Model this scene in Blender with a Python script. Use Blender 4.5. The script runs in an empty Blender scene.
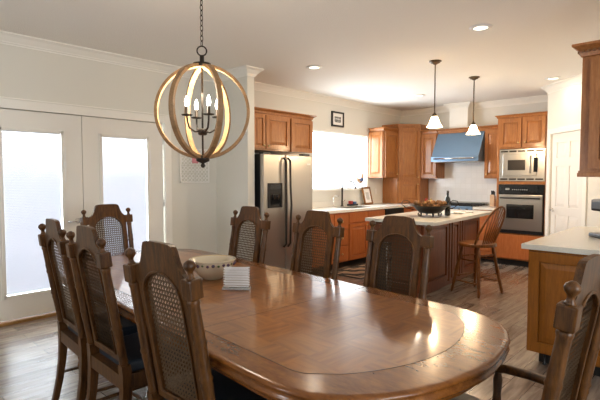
import bpy, bmesh, math, random
from mathutils import Vector, Matrix
random.seed(4)
S = bpy.context.scene
COL = S.collection
PI = math.pi
R = math.radians

# ------------------------------------------------------------------ materials
MATS = {}
def nt(name):
    m = bpy.data.materials.new(name); m.use_nodes = True
    t = m.node_tree; b = t.nodes['Principled BSDF']
    MATS[name] = m
    return m, t, b
def plain(name, col, rough=.5, metal=0., noise=.0, bump=0., bscale=60, coat=0, spec=.5, emit=None, es=0, trans=0, ior=1.45):
    m, t, b = nt(name)
    b.inputs['Base Color'].default_value = (*col, 1)
    b.inputs['Roughness'].default_value = rough
    b.inputs['Metallic'].default_value = metal
    b.inputs['Coat Weight'].default_value = coat
    b.inputs['Specular IOR Level'].default_value = spec
    b.inputs['Transmission Weight'].default_value = trans
    b.inputs['IOR'].default_value = ior
    if emit:
        b.inputs['Emission Color'].default_value = (*emit, 1); b.inputs['Emission Strength'].default_value = es
    tc = t.nodes.new('ShaderNodeTexCoord')
    n = t.nodes.new('ShaderNodeTexNoise'); n.inputs['Scale'].default_value = bscale
    t.links.new(tc.outputs['Object'], n.inputs['Vector'])
    if noise:
        mx = t.nodes.new('ShaderNodeMix'); mx.data_type = 'RGBA'
        mx.inputs['A'].default_value = (*[c*(1-noise) for c in col], 1)
        mx.inputs['B'].default_value = (*[min(1, c*(1+noise)) for c in col], 1)
        t.links.new(n.outputs['Fac'], mx.inputs['Factor']); t.links.new(mx.outputs['Result'], b.inputs['Base Color'])
    if bump:
        bp = t.nodes.new('ShaderNodeBump'); bp.inputs['Strength'].default_value = bump; bp.inputs['Distance'].default_value = .004
        t.links.new(n.outputs['Fac'], bp.inputs['Height']); t.links.new(bp.outputs['Normal'], b.inputs['Normal'])
    return m
def wood(name, c1, c2, rough=.35, grain=(1, 1, 1), scale=14, coat=.2, fine=.35):
    """grain: small value along the grain direction (object space)"""
    m, t, b = nt(name)
    b.inputs['Roughness'].default_value = rough; b.inputs['Coat Weight'].default_value = coat
    b.inputs['Coat Roughness'].default_value = .15; b.inputs['Specular IOR Level'].default_value = .32
    tc = t.nodes.new('ShaderNodeTexCoord'); mp = t.nodes.new('ShaderNodeMapping')
    mp.inputs['Scale'].default_value = grain
    t.links.new(tc.outputs['Object'], mp.inputs['Vector'])
    n1 = t.nodes.new('ShaderNodeTexNoise'); n1.inputs['Scale'].default_value = scale
    n1.inputs['Detail'].default_value = 5; n1.inputs['Distortion'].default_value = .6
    n2 = t.nodes.new('ShaderNodeTexNoise'); n2.inputs['Scale'].default_value = scale*7; n2.inputs['Detail'].default_value = 3
    for n in (n1, n2): t.links.new(mp.outputs['Vector'], n.inputs['Vector'])
    mx = t.nodes.new('ShaderNodeMix'); mx.inputs['Factor'].default_value = fine
    t.links.new(n1.outputs['Fac'], mx.inputs['A']); t.links.new(n2.outputs['Fac'], mx.inputs['B'])
    cr = t.nodes.new('ShaderNodeValToRGB')
    cr.color_ramp.elements[0].position = .36; cr.color_ramp.elements[0].color = (*c1, 1)
    cr.color_ramp.elements[1].position = .64; cr.color_ramp.elements[1].color = (*c2, 1)
    t.links.new(mx.outputs['Result'], cr.inputs['Fac']); t.links.new(cr.outputs['Color'], b.inputs['Base Color'])
    bp = t.nodes.new('ShaderNodeBump'); bp.inputs['Strength'].default_value = .05; bp.inputs['Distance'].default_value = .001
    t.links.new(n2.outputs['Fac'], bp.inputs['Height'])
    if not name.startswith('table'): t.links.new(bp.outputs['Normal'], b.inputs['Normal'])
    return m

VG = (6, 6, .6)      # vertical grain
M_wall = plain('wall_paint', (.735, .725, .665), .75, bump=.15, bscale=220)
M_ceil = plain('ceiling_paint', (.88, .865, .83), .9, bump=.9, bscale=90, noise=.02)
M_trim = plain('trim_paint', (.86, .85, .80), .4)
M_door = plain('door_paint', (.80, .785, .735), .4)
M_pdoor = plain('pantry_door_paint', (.82, .80, .76), .4)
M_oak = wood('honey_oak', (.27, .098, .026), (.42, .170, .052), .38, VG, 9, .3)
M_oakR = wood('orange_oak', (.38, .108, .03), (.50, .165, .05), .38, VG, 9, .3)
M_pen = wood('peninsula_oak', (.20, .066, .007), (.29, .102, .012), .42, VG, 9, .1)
M_dkoak = wood('dark_oak', (.17, .07, .018), (.27, .115, .032), .4, VG, 9, .25)  # darker brown oak for the leaning frame and the dentils
M_isl = wood('island_cherry', (.125, .035, .012), (.22, .066, .021), .36, VG, 8, .1)
M_table = wood('table_frame_oak', (.12, .038, .007), (.25, .088, .018), .22, (3, 1.0, 6), 5, .3)
M_chair = wood('chair_walnut', (.036, .013, .0024), (.125, .048, .009), .40, (7, 7, .8), 8, .1)
M_stool = wood('stool_oak', (.12, .042, .008), (.25, .092, .02), .36, (7, 7, .8), 8, .2)
M_cane = plain('cane', (.095, .052, .022), .55, noise=.2)
M_cush = plain('navy_vinyl', (.012, .02, .032), .5, bump=.1)
M_black = plain('black_plastic', (.012, .012, .013), .35)
M_blackgl = plain('black_glass', (.01, .011, .012), .08, coat=.4)
M_iron = plain('oil_rubbed_iron', (.035, .028, .022), .45, .6)
M_bronze = plain('bronze', (.10, .07, .04), .4, .7)
M_steel = plain('stainless', (.50, .475, .43), .28, .9, noise=.03)
M_hood = plain('hood_stainless', (.17, .27, .40), .38, .5, noise=.03)
M_dsteel = plain('dark_steel', (.045, .038, .032), .35, .7)
M_chrome = plain('chrome', (.75, .75, .75), .12, 1)
M_fauc = plain('brushed_nickel', (.05, .048, .045), .3, .9)
M_brass = plain('brass_knob', (.55, .40, .18), .3, .9)
M_quartz = plain('cream_quartz', (.66, .635, .56), .22, noise=.10, bscale=160)
M_quartzw = plain('pale_quartz', (.80, .78, .72), .2, noise=.04, bscale=220)
M_toe = plain('toe_kick_black', (.012, .01, .009), .6)
M_white = plain('white_plastic', (.82, .82, .80), .45)
M_lace = plain('lace_white', (.93, .92, .89), .6)
M_pink = plain('pink_print', (.65, .25, .28), .6)
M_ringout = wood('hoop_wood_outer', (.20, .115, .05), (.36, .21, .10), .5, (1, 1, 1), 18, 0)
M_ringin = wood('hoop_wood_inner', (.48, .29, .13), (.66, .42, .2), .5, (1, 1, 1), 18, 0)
M_bowl = plain('cream_ceramic', (.60, .52, .38), .15, coat=.5)
M_bowlin = plain('tan_glaze', (.50, .34, .15), .15, coat=.5)
M_plum = plain('plum_glaze', (.10, .06, .10), .2)
M_leafgl = plain('green_glaze', (.10, .14, .06), .2)
M_paper = plain('paper', (.85, .84, .82), .7)
M_ink = plain('ink', (.03, .03, .03), .6)
M_red = plain('red', (.45, .04, .03), .4)
M_blue = plain('blue', (.05, .13, .30), .4)
M_pastry = plain('pine_cones', (.24, .115, .04), .8, noise=.5, bump=.8, bscale=40)
M_block = plain('knife_block_wood', (.60, .40, .25), .5)
M_thresh = wood('threshold_oak', (.25, .13, .04), (.40, .22, .08), .4, (.6, 6, 6), 9, .2)
M_acr = plain('clear_acrylic', (.95, .96, .97), .08, trans=.75, ior=1.3)
M_rib = plain('frosted_rib', (.85, .86, .88), .25)
M_bottle = plain('dark_bottle_glass', (.006, .010, .006), .08, coat=.6)
M_roob = plain('rooster_tan', (.42, .26, .16), .5, noise=.5, bscale=50)
M_rooster = plain('rooster_brown', (.35, .12, .05), .4)
M_art = plain('sketch_grey', (.55, .54, .52), .7, noise=.2, bscale=30)

def pane_mat():
    m = bpy.data.materials.new('window_glass'); m.use_nodes = True
    t = m.node_tree; t.nodes.clear()
    o = t.nodes.new('ShaderNodeOutputMaterial'); tr = t.nodes.new('ShaderNodeBsdfTransparent')
    gl = t.nodes.new('ShaderNodeBsdfGlossy'); gl.inputs['Roughness'].default_value = .03
    lw = t.nodes.new('ShaderNodeLayerWeight'); lw.inputs['Blend'].default_value = .5; fr = t.nodes.new('ShaderNodeMath'); fr.operation = 'POWER'; fr.inputs[1].default_value = 5; t.links.new(lw.outputs['Facing'], fr.inputs[0]); mx = t.nodes.new('ShaderNodeMixShader')
    tc = t.nodes.new('ShaderNodeTexCoord'); n = t.nodes.new('ShaderNodeTexNoise'); n.inputs['Scale'].default_value = 3
    cr = t.nodes.new('ShaderNodeValToRGB'); cr.color_ramp.elements[0].color = (.95, .97, .97, 1); cr.color_ramp.elements[1].color = (1, 1, 1, 1)
    t.links.new(tc.outputs['Object'], n.inputs['Vector']); t.links.new(n.outputs['Fac'], cr.inputs['Fac']); t.links.new(cr.outputs['Color'], tr.inputs['Color'])
    t.links.new(fr.outputs[0], mx.inputs[0]); t.links.new(tr.outputs[0], mx.inputs[1]); t.links.new(gl.outputs[0], mx.inputs[2])
    t.links.new(mx.outputs[0], o.inputs['Surface']); return m
M_glass = pane_mat()
def transl(name, col, w=.6, emit=0, ecol=(1, 1, 1)):
    m = bpy.data.materials.new(name); m.use_nodes = True
    t = m.node_tree; t.nodes.clear()
    o = t.nodes.new('ShaderNodeOutputMaterial'); d = t.nodes.new('ShaderNodeBsdfDiffuse'); tr = t.nodes.new('ShaderNodeBsdfTranslucent')
    tc = t.nodes.new('ShaderNodeTexCoord'); n = t.nodes.new('ShaderNodeTexNoise'); n.inputs['Scale'].default_value = 20
    cr = t.nodes.new('ShaderNodeValToRGB'); cr.color_ramp.elements[0].color = (*[c*.97 for c in col], 1); cr.color_ramp.elements[1].color = (*col, 1)
    t.links.new(tc.outputs['Object'], n.inputs['Vector']); t.links.new(n.outputs['Fac'], cr.inputs['Fac'])
    for x in (d, tr): t.links.new(cr.outputs['Color'], x.inputs['Color'])
    mx = t.nodes.new('ShaderNodeMixShader'); mx.inputs[0].default_value = w
    t.links.new(d.outputs[0], mx.inputs[1]); t.links.new(tr.outputs[0], mx.inputs[2])
    last = mx
    if emit:
        e = t.nodes.new('ShaderNodeEmission'); e.inputs['Color'].default_value = (*ecol, 1); e.inputs['Strength'].default_value = emit
        ad = t.nodes.new('ShaderNodeAddShader'); t.links.new(mx.outputs[0], ad.inputs[0]); t.links.new(e.outputs[0], ad.inputs[1]); last = ad
    t.links.new(last.outputs[0], o.inputs['Surface']); return m
M_blind = transl('blind_vinyl', (.68, .68, .72), .17)
M_shade = transl('frosted_shade_glass', (.95, .85, .68), .6, 4.0, (1, .76, .48))
M_bulb = plain('lit_bulb', (1, .95, .85), .3, emit=(1, .93, .80), es=8)
M_can = plain('downlight_lens', (.9, .88, .82), .4, emit=(1, .88, .70), es=1.0)

def floor_mat():
    m, t, b = nt('plank_floor')
    tc = t.nodes.new('ShaderNodeTexCoord')
    br = t.nodes.new('ShaderNodeTexBrick')
    br.offset = .37; br.inputs['Scale'].default_value = 1
    br.inputs['Brick Width'].default_value = 1.25; br.inputs['Row Height'].default_value = .135
    br.inputs['Mortar Size'].default_value = .0022; br.inputs['Mortar Smooth'].default_value = .2
    br.inputs['Color1'].default_value = (.0, .0, .0, 1); br.inputs['Color2'].default_value = (1, 1, 1, 1)
    br.inputs['Mortar'].default_value = (.5, .5, .5, 1)
    t.links.new(tc.outputs['Object'], br.inputs['Vector'])
    mp = t.nodes.new('ShaderNodeMapping'); mp.inputs['Scale'].default_value = (1.3, 11, 1)
    t.links.new(tc.outputs['Object'], mp.inputs['Vector'])
    n = t.nodes.new('ShaderNodeTexNoise'); n.inputs['Scale'].default_value = 2.5; n.inputs['Detail'].default_value = 7; n.inputs['Distortion'].default_value = .7
    t.links.new(mp.outputs['Vector'], n.inputs['Vector'])
    ad = t.nodes.new('ShaderNodeMath'); ad.operation = 'MULTIPLY_ADD'; ad.inputs[1].default_value = .42
    t.links.new(br.outputs['Color'], ad.inputs[0]); t.links.new(n.outputs['Fac'], ad.inputs[2])
    cr = t.nodes.new('ShaderNodeValToRGB'); e = cr.color_ramp.elements
    e[0].position = .38; e[0].color = (.105, .075, .057, 1); e[1].position = .95; e[1].color = (.34, .275, .22, 1)
    k = e.new(.65); k.color = (.215, .158, .12, 1)
    t.links.new(ad.outputs[0], cr.inputs['Fac'])
    mx = t.nodes.new('ShaderNodeMix'); mx.data_type = 'RGBA'; mx.inputs['B'].default_value = (.05, .03, .02, 1)
    t.links.new(br.outputs['Fac'], mx.inputs['Factor']); t.links.new(cr.outputs['Color'], mx.inputs['A'])
    t.links.new(mx.outputs['Result'], b.inputs['Base Color'])
    b.inputs['Roughness'].default_value = .27; b.inputs['Coat Weight'].default_value = .35; b.inputs['Coat Roughness'].default_value = .2
    bp = t.nodes.new('ShaderNodeBump'); bp.inputs['Strength'].default_value = .35; bp.inputs['Distance'].default_value = .003
    t.links.new(n.outputs['Fac'], bp.inputs['Height']); t.links.new(bp.outputs['Normal'], b.inputs['Normal'])
    return m
M_floor = floor_mat()

def tile_mat():
    m, t, b = nt('backsplash_tile')
    tc = t.nodes.new('ShaderNodeTexCoord'); mp = t.nodes.new('ShaderNodeMapping')
    mp.inputs['Rotation'].default_value = (0, R(90), R(90)) 
    br = t.nodes.new('ShaderNodeTexBrick'); br.offset = 0; br.inputs['Brick Width'].default_value = .1; br.inputs['Row Height'].default_value = .1
    br.inputs['Scale'].default_value = 1; br.inputs['Mortar Size'].default_value = .003
    br.inputs['Color1'].default_value = (.82, .82, .82, 1); br.inputs['Color2'].default_value = (.86, .86, .86, 1); br.inputs['Mortar'].default_value = (.79, .79, .78, 1)
    sx = t.nodes.new('ShaderNodeSeparateXYZ'); cx = t.nodes.new('ShaderNodeCombineXYZ')
    t.links.new(tc.outputs['Object'], sx.inputs[0]); t.links.new(sx.outputs['Y'], cx.inputs['X']); t.links.new(sx.outputs['Z'], cx.inputs['Y'])
    t.links.new(cx.outputs[0], br.inputs['Vector']); t.links.new(br.outputs['Color'], b.inputs['Base Color'])
    b.inputs['Roughness'].default_value = .2; return m
M_tile = tile_mat()

def parquet_mat():
    m, t, b = nt('table_parquet')
    tc = t.nodes.new('ShaderNodeTexCoord')
    mp = t.nodes.new('ShaderNodeMapping'); mp.inputs['Rotation'].default_value = (0, 0, R(45)); t.links.new(tc.outputs['Object'], mp.inputs['Vector'])
    ck = t.nodes.new('ShaderNodeTexChecker'); ck.inputs['Scale'].default_value = 5.2
    t.links.new(tc.outputs['Object'], ck.inputs['Vector'])
    outs = []
    for sc in ((3.2, 22, 1), (22, 3.2, 1)):
        q = t.nodes.new('ShaderNodeMapping'); q.inputs['Scale'].default_value = sc; t.links.new(mp.outputs[0] if 0 else tc.outputs['Object'], q.inputs['Vector'])
        n = t.nodes.new('ShaderNodeTexNoise'); n.inputs['Scale'].default_value = 1.6; n.inputs['Detail'].default_value = 3; n.inputs['Distortion'].default_value = .4
        t.links.new(q.outputs[0], n.inputs['Vector']); outs.append(n)
    mx = t.nodes.new('ShaderNodeMix'); t.links.new(ck.outputs['Fac'], mx.inputs['Factor'])
    t.links.new(outs[0].outputs['Fac'], mx.inputs['A']); t.links.new(outs[1].outputs['Fac'], mx.inputs['B'])
    ad = t.nodes.new('ShaderNodeMath'); ad.operation = 'MULTIPLY_ADD'; ad.inputs[1].default_value = .06
    t.links.new(ck.outputs['Fac'], ad.inputs[0]); t.links.new(mx.outputs['Result'], ad.inputs[2])
    cr = t.nodes.new('ShaderNodeValToRGB'); e = cr.color_ramp.elements
    e[0].position = .28; e[0].color = (.165, .050, .008, 1); e[1].position = .76; e[1].color = (.34, .130, .026, 1)
    t.links.new(ad.outputs[0], cr.inputs['Fac']); t.links.new(cr.outputs['Color'], b.inputs['Base Color'])
    b.inputs['Roughness'].default_value = .30; b.inputs['Coat Weight'].default_value = .6; b.inputs['Coat Roughness'].default_value = .08; b.inputs['Specular IOR Level'].default_value = .3
    return m
M_parq = parquet_mat()
M_line = plain('dark_walnut_line', (.05, .022, .010), .4)

def rug_mat(w, d):
    m, t, b = nt('rug_pattern')
    tc = t.nodes.new('ShaderNodeTexCoord'); sx = t.nodes.new('ShaderNodeSeparateXYZ'); t.links.new(tc.outputs['Object'], sx.inputs[0])
    def mth(op, a, bb=None, v=None):
        n = t.nodes.new('ShaderNodeMath'); n.operation = op; t.links.new(a, n.inputs[0])
        if bb is not None: t.links.new(bb, n.inputs[1])
        if v is not None: n.inputs[1].default_value = v
        return n.outputs[0]
    ax = mth('SUBTRACT', mth('ABSOLUTE', sx.outputs['X']), v=w/2); ay = mth('SUBTRACT', mth('ABSOLUTE', sx.outputs['Y']), v=d/2)
    e = mth('MULTIPLY', mth('MAXIMUM', ax, ay), v=-1)
    band = mth('LESS_THAN', e, v=.035); b2 = mth('COMPARE', e, v=.11); 
    t.nodes[-1].inputs[2].default_value = .012
    w1 = t.nodes.new('ShaderNodeTexMagic'); w1.turbulence_depth = 2; w1.inputs['Scale'].default_value = 3.2; t.links.new(tc.outputs['Object'], w1.inputs['Vector'])
    f = mth('GREATER_THAN', w1.outputs['Fac'], v=.50)
    tot = mth('MAXIMUM', mth('MAXIMUM', band, b2), f)
    mx = t.nodes.new('ShaderNodeMix'); mx.data_type = 'RGBA'; mx.inputs['A'].default_value = (.36, .25, .16, 1); mx.inputs['B'].default_value = (.02, .017, .015, 1)
    t.links.new(tot, mx.inputs['Factor']); t.links.new(mx.outputs['Result'], b.inputs['Base Color']); b.inputs['Roughness'].default_value = .95
    return m

# ------------------------------------------------------------------ mesh helpers
class MB:
    def __init__(s): s.bm = bmesh.new(); s.mats = []
    def mi(s, mat):
        if mat is None: return 0
        if mat not in s.mats: s.mats.append(mat)
        return s.mats.index(mat)
    def box(s, x0, x1, y0, y1, z0, z1, mat=None, bev=0, M=None):
        t = bmesh.new(); bmesh.ops.create_cube(t, size=1)
        for v in t.verts:
            v.co = Vector(((x0+x1)/2+v.co.x*(x1-x0), (y0+y1)/2+v.co.y*(y1-y0), (z0+z1)/2+v.co.z*(z1-z0)))
        if bev: bmesh.ops.bevel(t, geom=t.edges[:], offset=bev, segments=2, profile=.6, affect='EDGES')
        return s.add(t, mat, M)
    def add(s, t, mat=None, M=None, smooth=None):
        if M is not None: bmesh.ops.transform(t, matrix=M, verts=t.verts)
        i = s.mi(mat)
        for f in t.faces:
            f.material_index = i
            if smooth is not None: f.smooth = smooth
        me = bpy.data.meshes.new('t'); t.to_mesh(me); t.free(); s.bm.from_mesh(me); bpy.data.meshes.remove(me); return s
    def lathe(s, prof, n=20, mat=None, M=None, cap=True):
        t = bmesh.new(); rings = []
        for r, z in prof:
            if r < 1e-5: rings.append([t.verts.new((0, 0, z))])
            else: rings.append([t.verts.new((r*math.cos(2*PI*k/n), r*math.sin(2*PI*k/n), z)) for k in range(n)])
        for a, b in zip(rings, rings[1:]):
            if len(a) == 1 and len(b) == 1: continue
            for k in range(n):
                k2 = (k+1) % n
                if len(a) == 1: t.faces.new((a[0], b[k2], b[k]))
                elif len(b) == 1: t.faces.new((a[k], a[k2], b[0]))
                else: t.faces.new((a[k], a[k2], b[k2], b[k]))
        if cap:
            if len(rings[0]) > 1: t.faces.new(rings[0][::-1])
            if len(rings[-1]) > 1: t.faces.new(rings[-1])
        bmesh.ops.recalc_face_normals(t, faces=t.faces)
        return s.add(t, mat, M, True)
    def tube(s, pts, rad, n=8, mat=None, closed=False, flat=None, M=None):
        """tube through pts; rad float or list; flat=(a,b) elliptical scale"""
        pts = [Vector(p) for p in pts]; N = len(pts)
        rads = rad if isinstance(rad, (list, tuple)) else [rad]*N
        t = bmesh.new(); rings = []; up = None
        for i, p in enumerate(pts):
            if closed: d = pts[(i+1) % N]-pts[i-1]
            else: d = pts[min(i+1, N-1)]-pts[max(i-1, 0)]
            d.normalize()
            if up is None:
                up = Vector((0, 0, 1)) if abs(d.z) < .9 else Vector((1, 0, 0))
            sd = d.cross(up); sd.normalize(); u = sd.cross(d); up = u
            fa, fb = flat or (1, 1)
            rings.append([t.verts.new(p+sd*rads[i]*fa*math.cos(2*PI*k/n)+u*rads[i]*fb*math.sin(2*PI*k/n)) for k in range(n)])
        L = N if closed else N-1
        for i in range(L):
            a, b = rings[i], rings[(i+1) % N]
            for k in range(n): t.faces.new((a[k], a[(k+1) % n], b[(k+1) % n], b[k]))
        if not closed: t.faces.new(rings[0][::-1]); t.faces.new(rings[-1])
        bmesh.ops.recalc_face_normals(t, faces=t.faces)
        return s.add(t, mat, M, True)
    def turned(s, p0, p1, prof, n=14, mat=None):
        """lathe profile [(t 0..1, radius)] along p0->p1"""
        p0 = Vector(p0); p1 = Vector(p1); d = p1-p0; L = d.length
        q = Vector((0, 0, 1)).rotation_difference(d.normalized()).to_matrix().to_4x4()
        return s.lathe([(r, t*L) for t, r in prof], n, mat, Matrix.Translation(p0) @ q)
    def prism(s, poly, z0, z1, mat=None, M=None, bev=0, seg=2):
        t = bmesh.new(); a = [t.verts.new((x, y, z0)) for x, y in poly]; b = [t.verts.new((x, y, z1)) for x, y in poly]
        n = len(poly); t.faces.new(a[::-1]); top = t.faces.new(b)
        for i in range(n): t.faces.new((a[i], a[(i+1) % n], b[(i+1) % n], b[i]))
        if bev:
            ed = [e for e in top.edges]; bmesh.ops.bevel(t, geom=ed, offset=bev, segments=seg, profile=.5, affect='EDGES')
        bmesh.ops.recalc_face_normals(t, faces=t.faces)
        return s.add(t, mat, M)
    def sphere(s, c, r, mat=None, sc=(1, 1, 1), n=16):
        t = bmesh.new(); bmesh.ops.create_uvsphere(t, u_segments=n, v_segments=max(6, n//2), radius=r)
        return s.add(t, mat, Matrix.Translation(c) @ Matrix.Diagonal((*sc, 1)), True)
    def build(s, name, mat, parent=None, loc=None, rz=0):
        me = bpy.data.meshes.new(name)
        if s.mats:
            for m in s.mats: me.materials.append(m)
        else: me.materials.append(mat)
        s.bm.to_mesh(me); s.bm.free()
        o = bpy.data.objects.new(name, me); COL.objects.link(o)
        if parent: o.parent = parent
        if loc is not None: o.location = loc
        if rz: o.rotation_euler.z = rz
        return o
def tag(o, label=None, cat=None, group=None, kind=None):
    if label: o['label'] = label
    if cat: o['category'] = cat
    if group: o['group'] = group
    if kind: o['kind'] = kind
    return o
def thing(name, label, cat, loc=(0, 0, 0), rz=0, group=None):
    o = bpy.data.objects.new(name, None); COL.objects.link(o); o.empty_display_size = .1
    o.location = loc; o.rotation_euler.z = R(rz); return tag(o, label, cat, group)
def struct(name, mb, mat, parent=None):
    o = mb.build(name, mat, parent)
    if not parent: o['kind'] = 'structure'
    return o
def B(*a, **k): return MB().box(*a, **k)
def copy_tree(o, parent=None):
    c = o.copy(); COL.objects.link(c)
    if parent: c.parent = parent
    for ch in list(o.children): copy_tree(ch, c)
    return c

# ------------------------------------------------------------------ room
H = 2.745; XW = 8.3; YA = 5.0
X0 = -2.2; Y0 = -2.6
struct('floor', B(X0-.1, XW+.15, Y0-.1, YA+.15, -.1, 0), M_floor)
struct('ceiling', B(X0-.1, XW+.15, Y0-.1, YA+.15, H, H+.1), M_ceil)
# left wall (y = 5) with french door opening and kitchen window
w = MB()
DX0, DX1, DZ = 1.02, 2.925, 2.055
WX0, WX1, WZ0, WZ1 = 5.61, 7.14, 1.21, 2.17
w.box(X0-.1, DX0, YA, YA+.14, 0, H); w.box(DX0, DX1, YA, YA+.14, DZ, H); w.box(DX1, WX0, YA, YA+.14, 0, H)
w.box(WX0, WX1, YA, YA+.14, 0, WZ0); w.box(WX0, WX1, YA, YA+.14, WZ1, H); w.box(WX1, XW+.14, YA, YA+.14, 0, H)
struct('wall_left', w, M_wall)
struct('wall_stub', B(3.69, 3.80, 4.36, YA, 0, H), M_wall)
w = MB(); w.box(XW, XW+.14, .3, YA, 0, H); struct('wall_back', w, M_wall)
# hood chimney breast
struct('wall_chimney', B(8.08, XW, 3.50, 3.84, 2.19, H), M_trim)
# angled pantry wall  x - y = 5.5, from (7.55,2.05) to (5.9,.4)
pw = MB(); Lp = math.hypot(1.65, 1.65)
# local: origin at (7.55,2.05), local x -> (-1,-1)/sqrt2 direction, local y -> outward of room (+x,-y)
MP = Matrix.Translation((7.55, 2.05, 0)) @ Matrix.Rotation(R(225), 4, 'Z')   # local x=(-.707,-.707), local y=(.707,-.707)
PD0, PD1, PDZ = .115, .88, 2.04
pw.box(0, PD0, 0, .11, 0, H, M=MP); pw.box(PD0, PD1, 0, .11, PDZ, H, M=MP); pw.box(PD1, Lp, 0, .11, 0, H, M=MP)
pw.box(7.55, XW, 1.94, 2.05, 0, H)
struct('wall_pantry', pw, M_wall)
struct('wall_right', B(3.6, 6.0, .28, .40, 0, H), M_wall)
# unseen parts of the dining room with window openings added for fill light
w = MB(); w.box(3.6, 3.72, Y0, .28, 0, H); struct('wall_side', w, M_wall)
w = MB(); w.box(X0, 3.6, Y0-.1, Y0, 0, .9); w.box(X0, 3.6, Y0-.1, Y0, 2.1, H); w.box(X0, 0, Y0-.1, Y0, .9, 2.1); w.box(1.6, 3.6, Y0-.1, Y0, .9, 2.1)
struct('wall_front', w, M_wall)
w = MB(); w.box(X0-.1, X0, Y0, YA, 0, .9); w.box(X0-.1, X0, Y0, YA, 2.1, H); w.box(X0-.1, X0, Y0, 2.2, .9, 2.1); w.box(X0-.1, X0, 2.8, YA, .9, 2.1)
struct('wall_entry', w, M_wall)

# crown moulding: profile (distance from wall, drop from ceiling)
CP = [(0, 0), (.088, 0), (.088, .012), (.078, .018), (.060, .030), (.038, .055), (.022, .072), (.018, .082), (.008, .088), (.008, .100), (0, .100)]
def crown(path, name):
    """path: 2D points with the room to the RIGHT when walking"""
    t = bmesh.new(); P = [Vector(p) for p in path]; rings = []
    for i, p in enumerate(P):
        ds = []
        if i > 0: ds.append((P[i]-P[i-1]).normalized())
        if i < len(P)-1: ds.append((P[i+1]-P[i]).normalized())
        ns = [Vector((d.y, -d.x)) for d in ds]
        if len(ns) == 2:
            m = (ns[0]+ns[1]); m.normalize(); off = m/max(.3, m.dot(ns[0]))
        else: off = ns[0]
        rings.append([t.verts.new((p.x+off.x*a, p.y+off.y*a, H-b)) for a, b in CP])
    k = len(CP)
    for a, b in zip(rings, rings[1:]):
        for j in range(k): t.faces.new((a[j], a[(j+1) % k], b[(j+1) % k], b[j]))
    t.faces.new(rings[0]); t.faces.new(rings[-1][::-1])
    bmesh.ops.recalc_face_normals(t, faces=t.faces)
    mb = MB(); mb.add(t); struct(name, mb, M_trim)
crown([(X0, YA), (3.69, YA), (3.69, 4.36), (3.80, 4.36), (3.80, YA), (XW, YA), (XW, 3.84), (8.08, 3.84), (8.08, 3.50), (XW, 3.50), (XW, 2.05), (7.55, 2.05), (5.9, .4), (3.6, .4)], 'trim_1')
# baseboards
def bb(name, *b): struct(name, B(*b, bev=.004), M_trim)
bb('baseboard_left', 3.01, 3.69, YA-.014, YA, 0, .10)
bb('baseboard_stub', 3.676, 3.69, 4.36, YA-.014, 0, .10)
bb('baseboard_stub_end', 3.676, 3.814, 4.346, 4.36, 0, .10)
bb('baseboard_far_left', X0, DX0-.09, YA-.014, YA, 0, .10)
# french door casing
c = MB(); c.box(DX0-.085, DX0, YA-.02, YA, 0, DZ+.085, bev=.004); c.box(DX1, DX1+.085, YA-.02, YA, 0, DZ+.085, bev=.004)
c.box(DX0, DX1, YA-.02, YA, DZ, DZ+.085, bev=.004); c.box(DX0-.1, DX1+.1, YA-.03, YA, DZ+.085, DZ+.10, bev=.003)
struct('trim_2', c, M_trim)
c = MB(); c.box(DX0, DX1, YA-.035, YA+.10, 0, .03, bev=.006); struct('trim_3', c, M_thresh)

# french doors
def french(n, x0, x1, handle_side):
    g = MB(); y0, y1 = YA+.015, YA+.06
    z0, z1 = .035, DZ-.006; gx0, gx1, gz0, gz1 = x0+.185, x1-.185, .25, 1.87
    g.box(x0, gx0, y0, y1, z0, z1); g.box(gx1, x1, y0, y1, z0, z1); g.box(gx0, gx1, y0, y1, z0, gz0); g.box(gx0, gx1, y0, y1, gz1, z1)
    d = MB.build(g, 'door_%d' % n, M_door); d['kind'] = 'structure'
    f = MB(); e = .035
    for a in ((gx0-.012, gx0+e-.012, gz0-.012, gz1+.012), (gx1-e+.012, gx1+.012, gz0-.012, gz1+.012)):
        f.box(a[0], a[1], y0-.012, y0+.005, a[2], a[3], bev=.005)
    f.box(gx0, gx1, y0-.012, y0+.005, gz0-.012, gz0+e-.012, bev=.005); f.box(gx0, gx1, y0-.012, y0+.005, gz1-e+.012, gz1+.012, bev=.005)
    f.build('glass_frame', M_door, d)
    B(gx0, gx1, y0+.008, y0+.011, gz0, gz1).build('pane', M_glass, d)
    B(gx0, gx1, y0+.036, y0+.039, gz0, gz1).build('pane', M_glass, d)
    s = MB(); z = gz0+.03
    while z < gz1-.03:
        M = Matrix.Translation(((gx0+gx1)/2, y0+.023, z)) @ Matrix.Rotation(R(62), 4, 'X')
        s.box(-(gx1-gx0)/2+.02, (gx1-gx0)/2-.02, -.0085, .0085, -.0005, .0005, M=M); z += .0155
    s.box(gx0+.02, gx1-.02, y0+.014, y0+.032, gz1-.03, gz1-.005)
    bl = s.build('blinds', M_blind, d)
    r = MB(); r.box(gx1+.006, gx1+.018, y0-.02, y0-.003, 1.35, 1.72, bev=.003); r.box(gx1+.002, gx1+.022, y0-.03, y0-.003, 1.5, 1.56, bev=.004)
    r.build('blind_slider', M_white, d)
    h = MB()
    for z in (.3, 1.05, 1.8): h.box(x1-.004 if handle_side < 0 else x0-.004, x1+.006 if handle_side < 0 else x0+.006, y0-.008, y0+.004, z, z+.09)
    h.build('hinge', M_chrome, d)
    if handle_side:
        k = MB(); hx = x0+.06 if handle_side < 0 else x1-.06
        k.lathe([(.028, 0), (.028, .008), (.012, .012), (.010, .05)], 14, None, Matrix.Translation((hx, y0, .95)) @ Matrix.Rotation(R(90), 4, 'X'))
        k.tube([(hx, y0-.048, .95), (hx-.04*handle_side*-1*-1, y0-.05, .952), (hx-.11*handle_side*-1*-1, y0-.045, .945)], .008)
        k.build('door_handle', M_chrome, d)
    return d
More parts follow.
